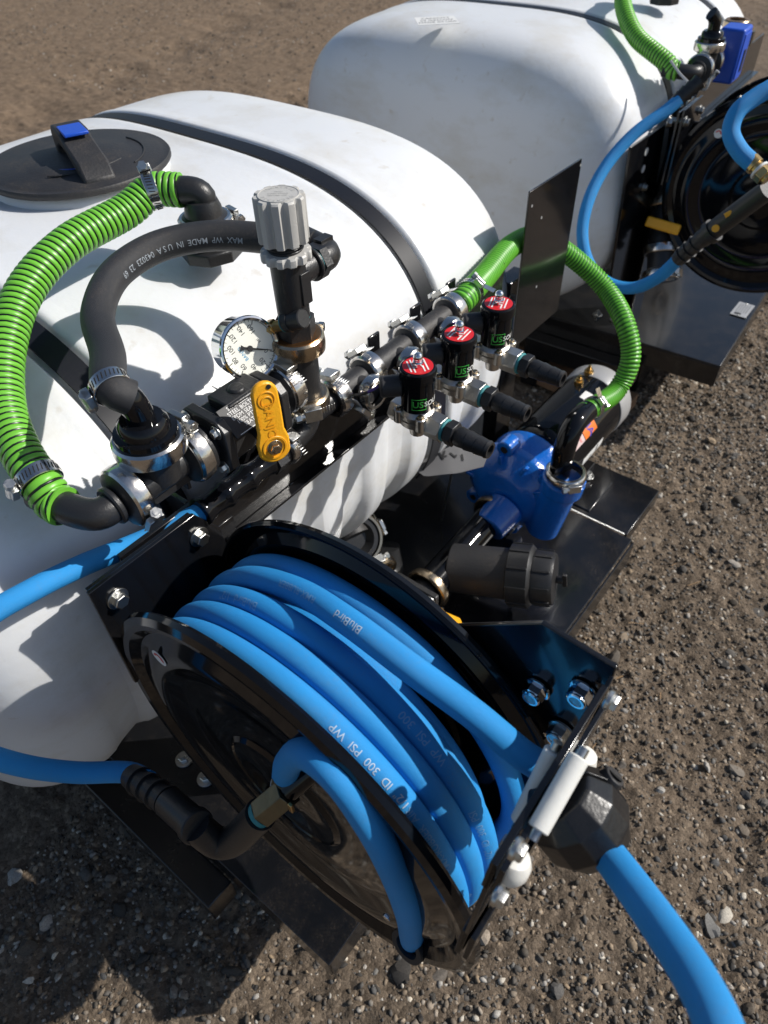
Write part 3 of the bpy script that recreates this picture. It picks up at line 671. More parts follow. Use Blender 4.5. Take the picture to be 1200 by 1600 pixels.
# ================================================================== HOSE REEL
RC = V(0, .24, .50); RN, RF, RR = .140, .256, .2
reel = thing('hose_reel', 'glossy black spring hose reel in the foreground, loaded with blue hose', 'hose reel', (.195, .24, .30), 'black hose reels'); U2.append(reel)
def build_reel():
    for nm, x, s in (('near_flange', RN, 1), ('far_flange', RF, -1)):
        g = G(); # profile: (axial inward +, radius)
        out = [(.0,.060),(.003,.064),(.0030,.100),(.0042,.108),(.0048,.118),(.0042,.128),(-.0010,.138),(-.0035,.150),(-.0030,.160),(.0018,.170),(.0020,.178),(-.0045,.186),(-.0055,.192),(-.003,.1985),(.0015,.200),(.0045,.1975),(.004,.1945)]
        inn = [(a+.0016, r-.0012) for a, r in out[::-1][2:]]
        pr = [(a-.004, r) for a, r in out] + [(a-.004, r) for a, r in inn]
        g.lathe([(p[0], p[1]) for p in pr], V(x, RC[1], RC[2]), X*s, 128, closed=True)
        fl = ob('flange', g, M['gloss'], reel, ang=28, label='flange facing the camera side' if s == 1 else 'flange on the far side')
        g = G(); g.lathe([(-.004, .001), (-.004, .022), (-.003, .024), (-.003, .058), (-.0005, .062), (.002, .062), (.002,.001)], V(x, RC[1], RC[2]), X*s, 64); ob('hub_plate', g, M['gloss'], fl, ang=30)
        for k in range(6 if s < 0 else 0):
            a = 1.05*k+.3; p = V(x - s*.001, RC[1] + .083*math.cos(a), RC[2] + .083*math.sin(a)); bolt(p, -X*s, .0045, fl)
    g = G(); g.cyl(V(RN+.002, RC[1], RC[2]), V(RF-.002, RC[1], RC[2]), .098, n=64); ob('drum', g, M['gloss'], reel)
    g = G(); g.cyl(V(.130, RC[1], RC[2]), V(.31, RC[1], RC[2]), .014, n=24); ob('axle', g, M['gloss'], reel)
    # mounting bracket
    g = G(); g.prism([(.128,.4985), (.262,.42), (.275,.44), (.266,.602), (.243,.6385), (.1275,.6385)], V(0, .4345, 0), X, Z, .0045); mb = ob('mount_bracket', g, M['paint'], reel, bev=.0007)
    g = G(); g.prism([(.131,.49), (.262,.41), (.275,.44), (.262,.60), (.245,.632), (.131,.632)], V(0, .4445, 0), X, Z, .0045); ob('backing_plate', g, M['paint'], reel, bev=.0007)
    g = G(); g.box((.272, .40, .50), (.005, .07, .16)); ob('side_gusset', g, M['paint'], reel, bev=.001)
    for p in ((.1475, .430, .6125), (.2405, .430, .611)):
        bolt(p, -Y, .0072, reel, 'zinc'); s = G(); s.cyl(V(*p), V(p[0]-.001, .460, p[2]), .0048, n=14)
        for q in range(6): s.ring(V(p[0]-.001, .449+.0018*q, p[2]), Y, .0042, .0052, .0009, 14)
        ob('bolt_thread', s, M['zinc'], reel, ang=30)
    # guide arm
    pts = [(.0435,.7165), (.096,.7195), (.41,.44), (.41,.33), (.25,.40), (.092,.590), (.0435,.606)]
    g = G(); g.prism(pts, V(.270, 0, 0), Y, Z, .004); arm = ob('guide_arm', g, M['paint'], reel, bev=.0008)
    for px, py in ((840,1076), (911,1079), (877,1140)):
        p = at(px, py, x=.2685); b = G(); b.lathe([(0,.0100),(.0015,.0100),(.002,.0085)], p, -X, 28); hexp(b, p-X*.0018, -X, .0080, .0075); b.ring(p-X*.0095, -X, .0045, .0068, .003, 24)
        nu = ob('flange_nut', b, M['chrome'] if px != 877 else M['zinc'], arm); b = G(); b.cyl(p, p-X*.0105, .0046, n=16); ob('stud', b, M['zinc'], nu)
build_reel()
# stickers on near flange
def sticker():
    n0 = V(-1, 0, 0); p = at(255, 1023, x=RN-.004)
    g = G(); g.lathe([(0,.0085),(.0004,.0085)], p - X*.004, -X, 28); o = ob('maker_sticker', g, M['label'], reel)
    g = G(); pts = [(.006*math.cos(a), .006*math.sin(a)) for a in np.linspace(.2, 3.4, 12)] + [(.003*math.cos(a), .003*math.sin(a)+.001) for a in np.linspace(3.2, .2, 10)]
    g.prism(pts, p - X*.0048, Y, Z, .0002); ob('sticker_mark', g, M['redink'], o)
sticker()

# ---- hose guide with rollers
def build_guide():
    gd = thing('hose_guide', 'black edge-on guide plate with white rollers on the arm of the near hose reel', 'hose guide', (.21, .043, .64))
    def pos(px, py, y): return at(px, py, y=y)
    y0 = .0435
    A = pos(949, 1072, y0); B = pos(775, 1352, y0); C = pos(760, 1422, y0)
    dn = V(-.35, 0, -1)*.062
    for k, (off, w_) in enumerate(((0.0, .022), (1.0, .022))):
        g = G(); p = [A + dn*off, B + dn*off, B + dn*off + nrm(dn)*w_, A + dn*off + nrm(dn)*w_]
        g.prism([(q[0], q[2]) for q in p], V(0, y0+.0035, 0), X, Z, .0045); ob('guide_bar', g, M['paint'], gd, bev=.0006)
        g = G(); g.prism([(q[0], q[2]) for q in p], V(0, y0-.0025, 0), X, Z, .0035); ob('guide_bar', g, M['paint'], gd, bev=.0006)
    g = G(); e = [B, C, C + dn*.9, B + dn*1.25]; g.prism([(q[0], q[2]) for q in e], V(0, y0+.002, 0), X, Z, .003); ob('guide_end', g, M['paint'], gd, bev=.0006)
    g = G(); e = [A + V(.006,0,.004), A + V(-.03,0,-.022), A + V(-.03,0,-.022) + dn*1.2, A + dn*1.2 + V(.006,0,.004)]; g.prism([(q[0], q[2]) for q in e], V(0, y0+.002, 0), X, Z, .003); ob('guide_end', g, M['paint'], gd, bev=.0006)
    for (a, b, y) in (((866,1172), (812,1283), y0+.0075), ((905,1183), (840,1297), y0-.0085)):
        p = pos(*a, y); q = pos(*b, y); g = G(); g.cyl(p, q, .0061, n=28, ch=.0008); ob('long_roller', g, M['white'], gd)
        g = G(); d = nrm(q-p); g.cyl(p-d*.006, q+d*.006, .0032, n=14); ob('roller_pin', g, M['zinc'], gd)
    for (a, r, L_) in (((797,1350), .0125, .010), ((905,1190), .0115, .010)):
        p = pos(*a, y0-.004); g = G(); ax = nrm(V(-.35,0,-1)); g.lathe([(-.009,.0060),(-.008,.0085),(-.003,r*.85),(.003,r*.85),(.008,.0085),(.009,.0060)], p - Y*.001, ax, 28); ob('end_roller', g, M['white'], gd)
    for px, py in ((947,1091), (800,1322), (772,1395)):
        for s in (1, -1):
            p = pos(px, py, y0 + s*.006); g = G(); g.cyl(p, p + Y*s*.004, .0062, n=20, ch=.001); hexp(g, p + Y*s*.0035, Y*s, .0052, .0035); ob('guide_bolt', g, M['zinc'], gd)
build_guide()

# ---- hose wound on the reel
R1, R2 = .1455, .1665
HR = .01025
def wound():
    w_ = .0212; xs0 = RN + .014
    pts = []
    def P(th, R, x): return V(x, RC[1] + R*math.cos(th), RC[2] + R*math.sin(th))
    # layer 1 solid coils (5 rings), th decreasing = from back over the top to the front
    N = 20
    for k in range(5*N+1):
        th = math.pi*1.0 - 2*math.pi*k/N; pts.append(P(th, R1, xs0 + w_*.5*0 + w_*(k/N)*.82))
    return pts
def coil_path(x_start, turns, R, slope=.0, th0=-math.pi*.5, N=28):
    out = []
    for k in range(int(turns*N)+1):
        th = th0 - 2*math.pi*k/N; out.append(V(x_start + slope*k/N, RC[1] + R*math.cos(th), RC[2] + R*math.sin(th)))
    return out
airhose = thing('air_hose', 'bright blue rubber hose wound on the near reel and running out through its black stopper', 'hose', (.2, .24, .3), 'blue rubber hoses')
def wrap(x0, turns, R, pitch, th0, wob=.0014):
    N = 30; out = []
    for k in range(int(turns*N)+1):
        th = th0 - 2*math.pi*k/N
        fr_ = (k/N) % 1.0; out.append(V(x0 + pitch*(k//N + smooth(.80, 1.0, fr_)) + wob*math.sin(th*1.0 + 4*x0*60), RC[1] + R*math.cos(th), RC[2] + (R + .0012*math.sin(3*th))*math.sin(th)))
    return out
coils = []
for x0, tr, R_, pt, th0, wb in ((RN+.0148, 4.15, R1, .0195, -1.9, .0004), (RN+.0150, 2.97, R2, .0207, -.8, .0003), (RF-.0150, .98, R2-.001, .0, -.9, .0002)):
    p_ = Path(wrap(x0, tr, R_, pt, th0, wb), .006); g = G(); tube(g, p_, HR, 22); o_ = ob('hose_coil', g, M['bluehose'], airhose, ang=80); coils.append((p_, o_))
coil, coilhose = coils[1]

# exit length of hose: over the outer wraps, through the guide and the stopper, down to the right
ex = [V(RN+.0785, .24+.166*math.cos(-1.2), .50+.166*math.sin(-1.2)), V(RN+.0785, .24+.167*math.cos(-.6), .50+.167*math.sin(-.6)), V(RN+.0785, .24+.168, .50), V(RN+.0785, .24+.168*math.cos(.5), .50+.170*math.sin(.5)), V(RN+.0785, .24+.170*math.cos(1.0), .50+.170*math.sin(1.0)), V(RN+.078, .24+.176*math.cos(1.4), .50+.176*math.sin(1.4)), at(545,972,z=.688), at(640,1043,z=.685), at(740,1116,z=.672), at(815,1178,z=.655), V(.222, .052, .643), at(880,1250,d=.478), at(912,1290,d=.474), at(948,1333,d=.470), at(990,1388,d=.452), at(1045,1465,d=.425), at(1090,1535,d=.405), at(1122,1600,d=.39), at(1145,1680,d=.375), at(1155,1800,d=.36)]
EXIT_MARK = 1
expath = Path(ex, .005)
g = G(); tube(g, expath, HR, 24)
exhose = ob('hose_lead', g, M['bluehose'], airhose, ang=80)
# stopper
def stopper():
    s = expath.near(at(905,1275,z=.65)); p, t, n_, b = expath.fr(s)
    c = at(903,1276,d=.476); t0 = nrm(at(952,1332,d=.505) - at(872,1232,d=.466))
    th = thing('hose_stopper', 'black rubber ball stopper clamped round the blue hose outside the rollers', 'hose stop', c)
    for sgn in (1, -1):
        g = G(); u = nrm(np.cross(t0, nrm(CM.T @ V(0,0,1)))); v = np.cross(t0, u); vs = []; fs = []
        prof = [(-.0240,.0125),(-.0240,.0210),(-.0225,.0225),(-.010,.0300),(.008,.0305),(.0210,.0235),(.0235,.0215),(.0240,.0130)]
        n = 6
        for a, r in prof:
            for k in range(n+1):
                th_ = math.pi*(k/n)*.965 + .03 + (0 if sgn > 0 else math.pi) + .25
                rr = r*.98 ; vs.append(c + t0*a + (u*math.cos(th_) + v*math.sin(th_))*rr)
        m = len(prof)
        for i in range(m-1):
            for k in range(n): fs.append((i*(n+1)+k, i*(n+1)+k+1, (i+1)*(n+1)+k+1, (i+1)*(n+1)+k))
        # flat seam face and bore
        fs.append(tuple(i*(n+1) for i in range(m))); fs.append(tuple(i*(n+1)+n for i in range(m))[::-1])
        g.add(vs, fs); h = ob('stopper_half', g, M['stop'], th, ang=80, bev=.0045); h.modifiers[0].segments = 2; h.modifiers[0].angle_limit = .2; sb = h.modifiers.new('smooth', 'SUBSURF'); sb.levels = sb.render_levels = 2
    g = G()
    d1 = nrm(at(962,1212,d=.470) - c); q = c + d1*.0275 + t0*.0
    g.cyl(q - nrm(CM.T@V(0,0,1))*.002, q + d1*.0062, .0078, .0066, n=20); ob('bolt_recess', g, M['polymatt'], th, bev=.0006)
    g = G(); g.cyl(q + d1*.0063, q + d1*.0066, .0048, n=20); ob('recess_hole', g, M['inner'], th)
stopper()

# reel inlet: blue hose through the flange, brass fittings, swivel and elbow
def inlet():
    h = [at(446,1212,x=.133), at(452,1190,x=.131), at(480,1178,x=.130), at(525,1213,x=.1285), at(575,1283,x=.1275), at(615,1360,x=.128), at(638,1425,x=.130), at(643,1462,x=.136), at(643,1475,x=.156)]
    p = Path(h, .005); g = G(); tube(g, p, .0106, 22); ob('reel_inlet_hose', g, M['bluehose'], None, ang=80, label='short blue hose arching across the dark face of the near reel flange', cat='hose', group='blue rubber hoses')
    c = at(643,1468,x=.137); t = thing('flange_grommet', 'black clamp ring where the short blue hose enters the near reel flange', 'grommet', c)
    g = G(); g.lathe([(0,.0112),(0,.0165),(.004,.0172),(.008,.0165),(.008,.0112)], c - X*.008, V(1,-.1,-.35), 32, closed=True); ob('grommet_ring', g, M['rubber'], t)
    bolt(at(608,1428,x=.137), -X, .0042, t, 'chrome')
    sw = thing('swivel_fitting', 'brass swivel and hex nut at the hub of the near hose reel', 'fitting', V(.10,.24,.5)); U2.append(sw)
    a = at(446,1215,x=.131); b = at(438,1237,x=.127)
    g = G(); d = nrm(b-a); hexp(g, a - d*.002, d, .0110, .009); g.cyl(a + d*.006, a + d*.018, .0078, n=20); g.cyl(a+d*.010, a+d*.013, .0092, n=20); ob('brass_coupling', g, M['oldbrass'], sw, bev=.0004)
    g = G(); g.ring(a + d*.0145, d, .007, .0098, .0022, 24); ob('nylon_washer', g, M['label'], sw)
    p0 = at(450,1236,x=.126); p1 = at(402,1276,x=.102); d = nrm(p1-p0); L = np.linalg.norm(p1-p0)
    g = G(); hexp(g, p0, d, .0128, L*.85, .0015); ob('hex_union', g, M['oldbrass'], sw, bev=.0006)
    g = G(); g.cyl(p0 + d*L*.84, p0 + d*(L*.95), .0108, n=24); ob('thread_tape', g, M['teal'], sw)
    g = G(); g.cyl(p0 - d*.03, p0, .009, n=20); ob('swivel_stem', g, M['gloss'], sw)
    g = G(); q = at(455,1252,x=.100); g.box(at(455,1262,x=.118), (.003,.004,.012)); ob('grease_nipple', g, M['brass'], sw, bev=.0006)
    # black plastic elbow and barb
    bf = thing('inlet_barb_fitting', 'black ribbed plastic barb and elbow feeding the near reel swivel', 'fitting', at(320,1290,d=.68)); U2.append(bf)
    e0 = p0 + d*(L*.88); e1 = at(352,1330,x=.078); e2 = at(305,1290,d=.655)
    g = G(); elbow(g, e0, e1, e2, .0130, 24); ob('elbow_body', g, M['poly'], bf, ang=50)
    f = at(262,1252,d=.69); tip = at(205,1212,d=.735); d2 = nrm(f - e2)
    g = G(); g.cyl(e2 - d2*.004, e2 + d2*.004, .0148, n=32, ch=.001); g.cyl(e2 + d2*.004, f - d2*.002, .0130, n=32); ob('coupler', g, M['poly'], bf)
    g = G(); barb(g, f, tip, .0135, 4, 32); ob('hose_barb', g, M['poly'], bf, ang=25)
    g = G(); q = at(262,1272,d=.685); g.cyl(q - V(0,0,.0), q + nrm(at(285,1265,d=.69)-q)*.016, .0055, n=16, ch=.001); g.box(q, (.010,.006,.014)); ob('drain_cock', g, M['poly'], bf, bev=.001)
    # long blue supply hose: barb near the manifold -> loops out of frame -> reel inlet barb
    a0 = at(320,797,y=.44); s = [a0 + nrm(at(360,768,y=.44)-a0)*.02, a0, at(230,842,y=.462), at(130,883,y=.470), at(50,922,y=.472), at(-30,970,y=.476), at(-110,1050,y=.482), at(-110,1130,d=.73), at(-40,1172,d=.745), at(40,1197,d=.755), at(120,1207,d=.76), at(200,1207,d=.75), at(232,1222,d=.72)]
    p = Path(s, .006); g = G(); tube(g, p, .0100, 22)
    ob('supply_hose', g, M['bluehose'], None, ang=80, label='blue hose looping off the left edge from the manifold down to the reel', cat='hose', group='blue rubber hoses')
inlet()

# print on the wound hose
def hose_print():
    toC = nrm(CM.T @ V(0,0,1))
    def put(body, px, py, d, size, path, r, m, name, flip=1, own=None, off=0):
        q = at(px, py, d=d); s = path.near(q); p = path.fr(s)[0]; f = nrm(CP - p); g = G()
        text_hose(g, body, size, path, r, s, f + off*path.fr(s)[1]*0, flip); ob(name, g, m, own)
    def nearest_px(path, px, py, dmin=.3, dmax=.62):
        P_ = (path.p - CP) @ CM.T; u = 600 + F*P_[:,0]/-P_[:,2]; v = 800 - F*P_[:,1]/-P_[:,2]
        k = np.hypot(u-px, v-py) + np.where(-P_[:,2] > dmax, 1e4, 0); i = int(np.argmin(k)); return path.s[i], path.p[i]
    for body, px, py, sz, mt, nm in (('1/2"  ID  300  PSI  WP', 575, 1185, .0078, 'whiteink', 'hose_print'), ('RMX-RUBBER  AIR', 670, 1300, .0075, 'lightink', 'hose_print'),
                                 ('BluBird', 735, 1385, .0105, 'whiteink', 'hose_print'), ('WP  PSI  300', 640, 1160, .0085, 'lightink', 'hose_print'), ('BluBird  1/2"', 400, 905, .0095, 'lightink', 'hose_print'), ('1/2"  ID  300  PSI', 745, 1290, .0085, 'lightink', 'hose_print')):
        s, p = nearest_px(coil, px, py); g = G(); t = coil.fr(s)[1]
        cam_t = CM @ t; fl = -1 if cam_t[0] > 0 else 1
        text_hose(g, body, sz, coil, HR, s, nrm(CP-p), fl); ob(nm, g, M[mt], coilhose)
        # mirrored if the flip changes handedness: fix by flipping the across axis too
    for body, px, py, sz, mt in (('BluBird', 560, 965, .0082, 'whiteink'), ('RMX-RUBBER', 480, 930, .0075, 'lightink')):
        s, p = nearest_px(expath, px, py); g = G(); text_hose(g, body, sz, expath, HR, s, nrm(CP-p), -1 if (CM@expath.fr(s)[1])[0] > 0 else 1); ob('hose_print', g, M[mt], exhose)
hose_print()

# ================================================================== MANIFOLD FITTINGS
AZ = .695                                     # axis height of the ball-valve run
def fittings():
    y = MY
    # left tee
    t = thing('left_tee', 'black plastic tee with three stainless clamps at the left end of the manifold', 'fitting', (.23, y, .70))
    g = G(); g.cyl((.196,y,AZ),(.268,y,AZ), .0150, n=36); g.lathe([(0,.0255),(.006,.0255),(.0085,.0165)], V(.196,y,AZ), X, 36); g.lathe([(0,.0165),(.004,.0250),(.010,.0250)], V(.250,y,AZ), X, 36)
    ob('tee_body', g, M['poly'], t)
    g = G(); g.cyl((.229,y,AZ-.002),(.229,y,AZ+.030), .0185, .0205, n=36); g.lathe([(0,.021),(.004,.0280),(.008,.0280)], V(.229,y,AZ+.022), Z, 36); ob('tee_branch', g, M['poly'], t)
    g = G()
    for x in (.212, .25): g.box((x, y, AZ-.022), (.004, .010, .020)); 
    g.box((.231, y-.004, AZ-.018), (.045,.004,.010)); ob('tee_web', g, M['poly'], t, bev=.0008)
    vclamp((.196,y,AZ), X, .0275, t, .016, V(0,-1,-.55)); vclamp((.229,y,AZ+.034), Z, .0300, t, .017, V(1,.1,0)); vclamp((.263,y,AZ), X, .0275, t, .016, V(0,.25,1))
    # lower left elbow to green hose
    e = thing('green_hose_elbow', 'black plastic barbed elbow between the left tee and the lower end of the green hose', 'elbow', (.16, y, AZ))
    gend = at(100, 792, z=AZ+.002); c = at(146, 815, z=AZ); 
    g = G(); elbow(g, gend + nrm(gend-c)*.03, c, V(.184, y, AZ), .0135, 24, .62); g.lathe([(0,.016),(.004,.0255),(.008,.0255)], V(.184,y,AZ), X, 32); g.ring(V(.180,y,AZ), X, .012, .0175, .006); ob('elbow_body', g, M['poly'], e, ang=40)
    # top elbow to black hose
    e = thing('black_hose_elbow', 'glossy black elbow rising from the left tee into the black rubber hose', 'elbow', (.229, y, .75))
    bend = at(196, 618, y=y+.004); top = at(213, 652, y=y)
    zb = AZ+.042
    g = G(); g.lathe([(0,.0265),(.006,.0262),(.007,.0215),(.015,.0205),(.018,.0175),(.018,.010)], V(.229,y,zb), Z, 36)
    g2 = G(); elbow(g, V(.229,y,zb+.010), V(.2285,y,zb+.036), bend + nrm(bend-V(.2285,y,zb+.036))*.01, .0118, 24, .7); ob('elbow_body', g, M['gloss'], e, ang=40)
    # black hose
    f0 = V(.2285,y,zb+.036); d0 = nrm(bend - f0)
    bh = [bend - d0*.004, bend + d0*.010, at(168,552,z=.785), at(153,490,z=.790), at(181,428,z=.798), at(245,386,z=.804), at(325,369,z=.805), at(400,371,z=.803), at(452,380,z=.802), at(492,386,z=.803)]
    p = Path(bh, .005); g = G(); tube(g, p, .0142, 26)
    hose = ob('black_rubber_hose', g, M['blackhose'], None, ang=80, label='thick black rubber hose curving from the regulator round to the left tee', cat='hose')
    for body, px, py, sz in (('MAX  WP  MADE  IN  U S A  043023  23  69', 270, 385, .0078),):
        P_ = (p.p - CP) @ CM.T; u = 600 + F*P_[:,0]/-P_[:,2]; v = 800 - F*P_[:,1]/-P_[:,2]; s = p.s[int(np.argmin(np.hypot(u-px, v-py)))]
        g = G(); text_hose(g, body, sz, p, .0142, s, nrm(CP-p.fr(s)[0]) + V(0,0,-.25), -1); ob('hose_print', g, M['greyink'], hose)
    hclamp(p.fr(.018)[0], p.fr(.018)[1], .0146, 'worm clamp on the black rubber hose just above the left tee', V(-1,.2,-.2), tail=False)
    # ball valve
    v = thing('ball_valve', 'black plastic ball valve with a yellow handle on the manifold', 'valve', (.325, y, AZ))
    g = G(); g.lathe([(0,.0255),(.004,.0255),(.006,.019),(.012,.018)], V(.270,y,AZ), X, 36); ob('valve_end', g, M['poly'], v); g = G(); g.lathe([(0,.018),(.006,.019),(.010,.0235),(.016,.0235)], V(.364,y,AZ), X, 36); ob('valve_end', g, M['poly'], v)
    g = G(); g.box((.322,y,AZ),(.064,.042,.044)); ob('valve_body', g, M['poly'], v, bev=.004)
    for x in (.287, .357):
        g = G(); g.prism([(-.029,-.020),(-.020,-.029),(.020,-.029),(.029,-.020),(.029,.020),(.020,.029),(-.020,.029),(-.029,.020)], V(x-.005, y, AZ), Y, Z, .010); fl = ob('end_flange', g, M['poly'], v, bev=.0015)
        for a, b in ((-1,-1),(-1,1),(1,-1),(1,1)):
            if x < .3: bolt((x-.0055, y+a*.0195, AZ+b*.0195), -X, .0046, fl)
    g = G(); g.box((.3265,y,AZ+.0265),(.046,.030,.010)); g.cyl((.3265,y,AZ+.02),(.3265,y,AZ+.034),.008,n=20); ob('valve_bonnet', g, M['poly'], v, bev=.002)
    g = G(); fo = V(.3265, y-.0020, AZ+.0322)
    text_o = V(.3255, y-.018, AZ+.026)
    # label sits on the sloped shoulder facing up and towards the camera
    n_ = nrm(V(-.1,-.62,.78)); u_ = X; v_ = nrm(np.cross(n_, u_)); cc = V(.3135, y-.0215, AZ+.0215)
    g.box(cc, (.044,.030,.003), np.stack([u_, v_, n_], 1)); lb = ob('valve_label', g, M['ink'], v, bev=.0006)
    g = G()
    for i, s_ in enumerate(('STAINLESS', 'STEEL BOLTS', 'EPDM SEALS', '100% PTFE', 'SEATS')): text_flat(g, s_, .0052, cc + v_*(.0108 - i*.0048) + n_*.0016, u_, v_)
    g.box(cc - v_*.0138 + n_*.0016, (.034,.0006,.0002), np.stack([u_, v_, n_], 1)); ob('label_print', g, M['label'], lb)
    # handle
    P0 = at(428,697,y=.386); P1 = at(411,606,y=.392); up = nrm(P1-P0); nn = nrm(V(-.35,-.85,.40)); nn = nrm(nn - np.dot(nn,up)*up); sd_ = np.cross(up, nn); L = np.linalg.norm(P1-P0)
    out = []
    for a in np.linspace(-2.75, -.39, 12): out.append((.0158*math.cos(a), .0158*math.sin(a)))
    out += [(.0150,.006),(.0120,.016),(.0122,.035),(.0118,L-.008)]
    for a in np.linspace(.15, 2.99, 10): out.append((.0118*math.cos(a), L-.006+.0118*math.sin(a)))
    out += [(-.0122,.035),(-.0122,.016),(-.0150,.006)]
    g = G(); g.prism(out, P0 - nn*.0035, sd_, up, .006) if np.dot(np.cross(sd_, up), nn) > 0 else g.prism(out, P0 + nn*.0025, sd_, up, .006)
    hd = ob('handle', g, M['yellow'], v, bev=.0018)
    fr = P0 + nn*(.0025)
    g = G(); g.ring(P0 + nn*.0028, nn, .0095, .0115, .0016, 40); g.ring(P0 + up*(L-.0105) + nn*.0028, nn, .0070, .0080, .0010, 40); g.ring(P0 + up*(L-.0125) + nn*.0028, nn, .0045, .0055, .0010, 40)
    s1 = sd_ if np.dot(np.cross(up, -sd_), nn) > 0 else -sd_
    tu = up; tv = np.cross(nn, tu); 
    text_flat(g, 'BANJO', .0112, P0 + up*(L*.47) + nn*.0030, -tu, -tv, .0003); text_flat(g, 'INDIANA', .0035, P0 + up*(L*.50) + nn*.0030 + tv*.0088, -tu, -tv, .0003)
    ob('handle_emboss', g, M['yellowd'], hd)
    bolt(P0 + nn*.0022, nn, .0050, hd, 'steelw'); g = G(); g.lathe([(0,.0022),(.0004,.0022)], P0 + up*(L+.001) + nn*.0027 - tv*.004, nn, 12); ob('handle_hole', g, M['inner'], hd)
    g = G(); g.cyl(V(.3265,y-.01,AZ-.0), P0 - nn*.003, .0075, n=20); ob('valve_stem', g, M['poly'], v)
    # cross column
    cx = .4085
    t = thing('manifold_cross', 'black plastic column fitting between the yellow-handled valve and the pressure regulator', 'fitting', (cx, y, .69))
    g = G(); g.cyl((cx,y,.672),(cx,y,.728), .0178, n=36); g.lathe([(0,.0225),(.005,.0225),(.008,.0178)], V(cx,y,.668), Z, 36); g.lathe([(0,.0178),(.004,.0225),(.009,.0225)], V(cx,y,.722), Z, 36); ob('column_body', g, M['poly'], t)
    g = G(); g.cyl((cx,y,AZ),(.388,y,AZ), .0150, n=32); g.lathe([(0,.0215),(.005,.0215),(.008,.015)], V(.386,y,AZ), X, 36); ob('side_port', g, M['poly'], t)
    vclamp((.3835,y,AZ), X, .0250, t, .017, V(0,-.2,1), 'steel'); vclamp((cx,y,.7335), Z, .0262, t, .018, V(1,.5,0), 'steelw', 'copper'); vclamp((cx,y,.667), Z, .0250, t, .016, V(-.6,-1,0), 'steelw', 'steelw')
    g = G(); g.prism([(-.02,-.012),(.02,-.012),(.02,.012),(-.02,.012)], V(cx+.025, y+.02, .700), nrm(V(.9,.2,0)), Z, .003); ob('column_web', g, M['poly'], t, bev=.001)
    # lower elbow and blue hose barb
    BZ = .622
    t = thing('lower_elbow', 'black plastic elbow turning from the column foot into the low manifold pipe', 'elbow', (cx, y, .64))
    g = G(); elbow(g, V(cx,y,.662), V(cx,y,.634), V(.378,y,.630), .0140, 28, .6); g.lathe([(0,.0195),(.006,.0195)], V(cx,y,.656), Z, 32); g.lathe([(0,.0180),(.006,.0180)], V(.374,y,.629), X, 32); ob('elbow_body', g, M['poly'], t, ang=40)
    vclamp((.372,y,.628), X, .0195, t, .013, V(0,-.5,1))
    t = thing('blue_hose_barb', 'black ribbed barb fitting taking the blue supply hose below the ball valve', 'fitting', (.32, y, BZ))
    g = G(); g.cyl((.372,y,.627),(.360,y,.6255), .0155, n=28); hexp(g, V(.361,y,.6255), -X, .0175, .014, .001); ob('barb_nut', g, M['poly'], t)
    tip = at(312,801,y=y); a = V(.348,y,.625); d = nrm(tip-a); L = np.linalg.norm(tip-a)
    g = G(); pr = [(0,.0140),(.004,.0140)]
    for k in range(3):
        s0 = .004 + (L-.004)*k/3; s1_ = .004 + (L-.004)*(k+1)/3; w_ = s1_-s0
        pr += [(s0+w_*.10,.0128),(s0+w_*.45,.0118),(s0+w_*.75,.0135),(s0+w_*.92,.0150),(s1_,.0145)]
    g.lathe(pr, a, d, 32); ob('ribbed_barb', g, M['gloss'], t, ang=50)
    # regulator
    r = thing('pressure_regulator', 'upright pressure regulator with a fluted grey knob over a black body', 'regulator', (cx, y, .745))
    g = G(); hexp(g, V(cx,y,.741), Z, .0195, .020, .001); ob('base_nut', g, M['poly'], r, bev=.0006)
    g = G(); g.cyl((cx,y,.7605),(cx,y,.7625), .0150, n=28); ob('thread_tape', g, M['teal'], r)
    g = G(); g.cyl((cx,y,.762),(cx,y,.822), .0152, .0160, n=32); g.cyl((cx,y,.757),(cx-.001,y-.0,.772), .0125, n=28); ob('regulator_body', g, M['poly'], r)
    g = G(); g.box((cx+.004,y-.0155,.792),(.012,.003,.030)); ob('body_pad', g, M['poly'], r, bev=.0006)
    # scalloped ring and knob
    def fluted(z0, z1, R, dep, n, top=True, m='knob', name='knob'):
        N = n*20; pts = []
        for k in range(N):
            a = 2*math.pi*k/N; ph = (k % 20)/20.0
            s = 1 if abs(ph-.5) > .26 else math.cos((ph-.5)/.26*math.pi/2)**.6
            rr = R - dep*(0 if abs(ph-.5) > .26 else s); pts.append((rr*math.cos(a), rr*math.sin(a)))
        g = G(); vs = []; lv = [(z0, .97), (z0+.001, 1), (z1-.0015, 1), (z1, .95)]
        for z, q in lv: vs += [V(cx+a*q, y+b*q, z) for a, b in pts]
        fs = [tuple(range(N))[::-1], tuple(range(3*N, 4*N))]
        for i in range(3):
            for k in range(N): l = (k+1) % N; fs.append((i*N+k, i*N+l, (i+1)*N+l, (i+1)*N+k))
        g.add(vs, fs); return ob(name, g, M[m], r, ang=30)
    fluted(.8175, .8255, .0225, .0030, 12, name='lock_ring', m='knob')
    g = G(); g.cyl((cx,y,.8255),(cx,y,.836), .0150, n=32)
    for k in range(4): g.ring(V(cx,y,.8275+.0024*k), Z, .014, .0163, .0012, 32)
    ob('neck_thread', g, M['poly'], r)
    kb = fluted(.8335, .872, .0220, .0042, 10)
    g = G(); g.lathe([(-.001,.0178),(.0008,.0174),(.0008,.0165),(.0004,.0164),(.0004,.001)], V(cx,y,.872), Z, 64); vs = []
    right = nrm(V(CM[0][0], CM[0][1], 0)); fwd = np.cross(Z, right)
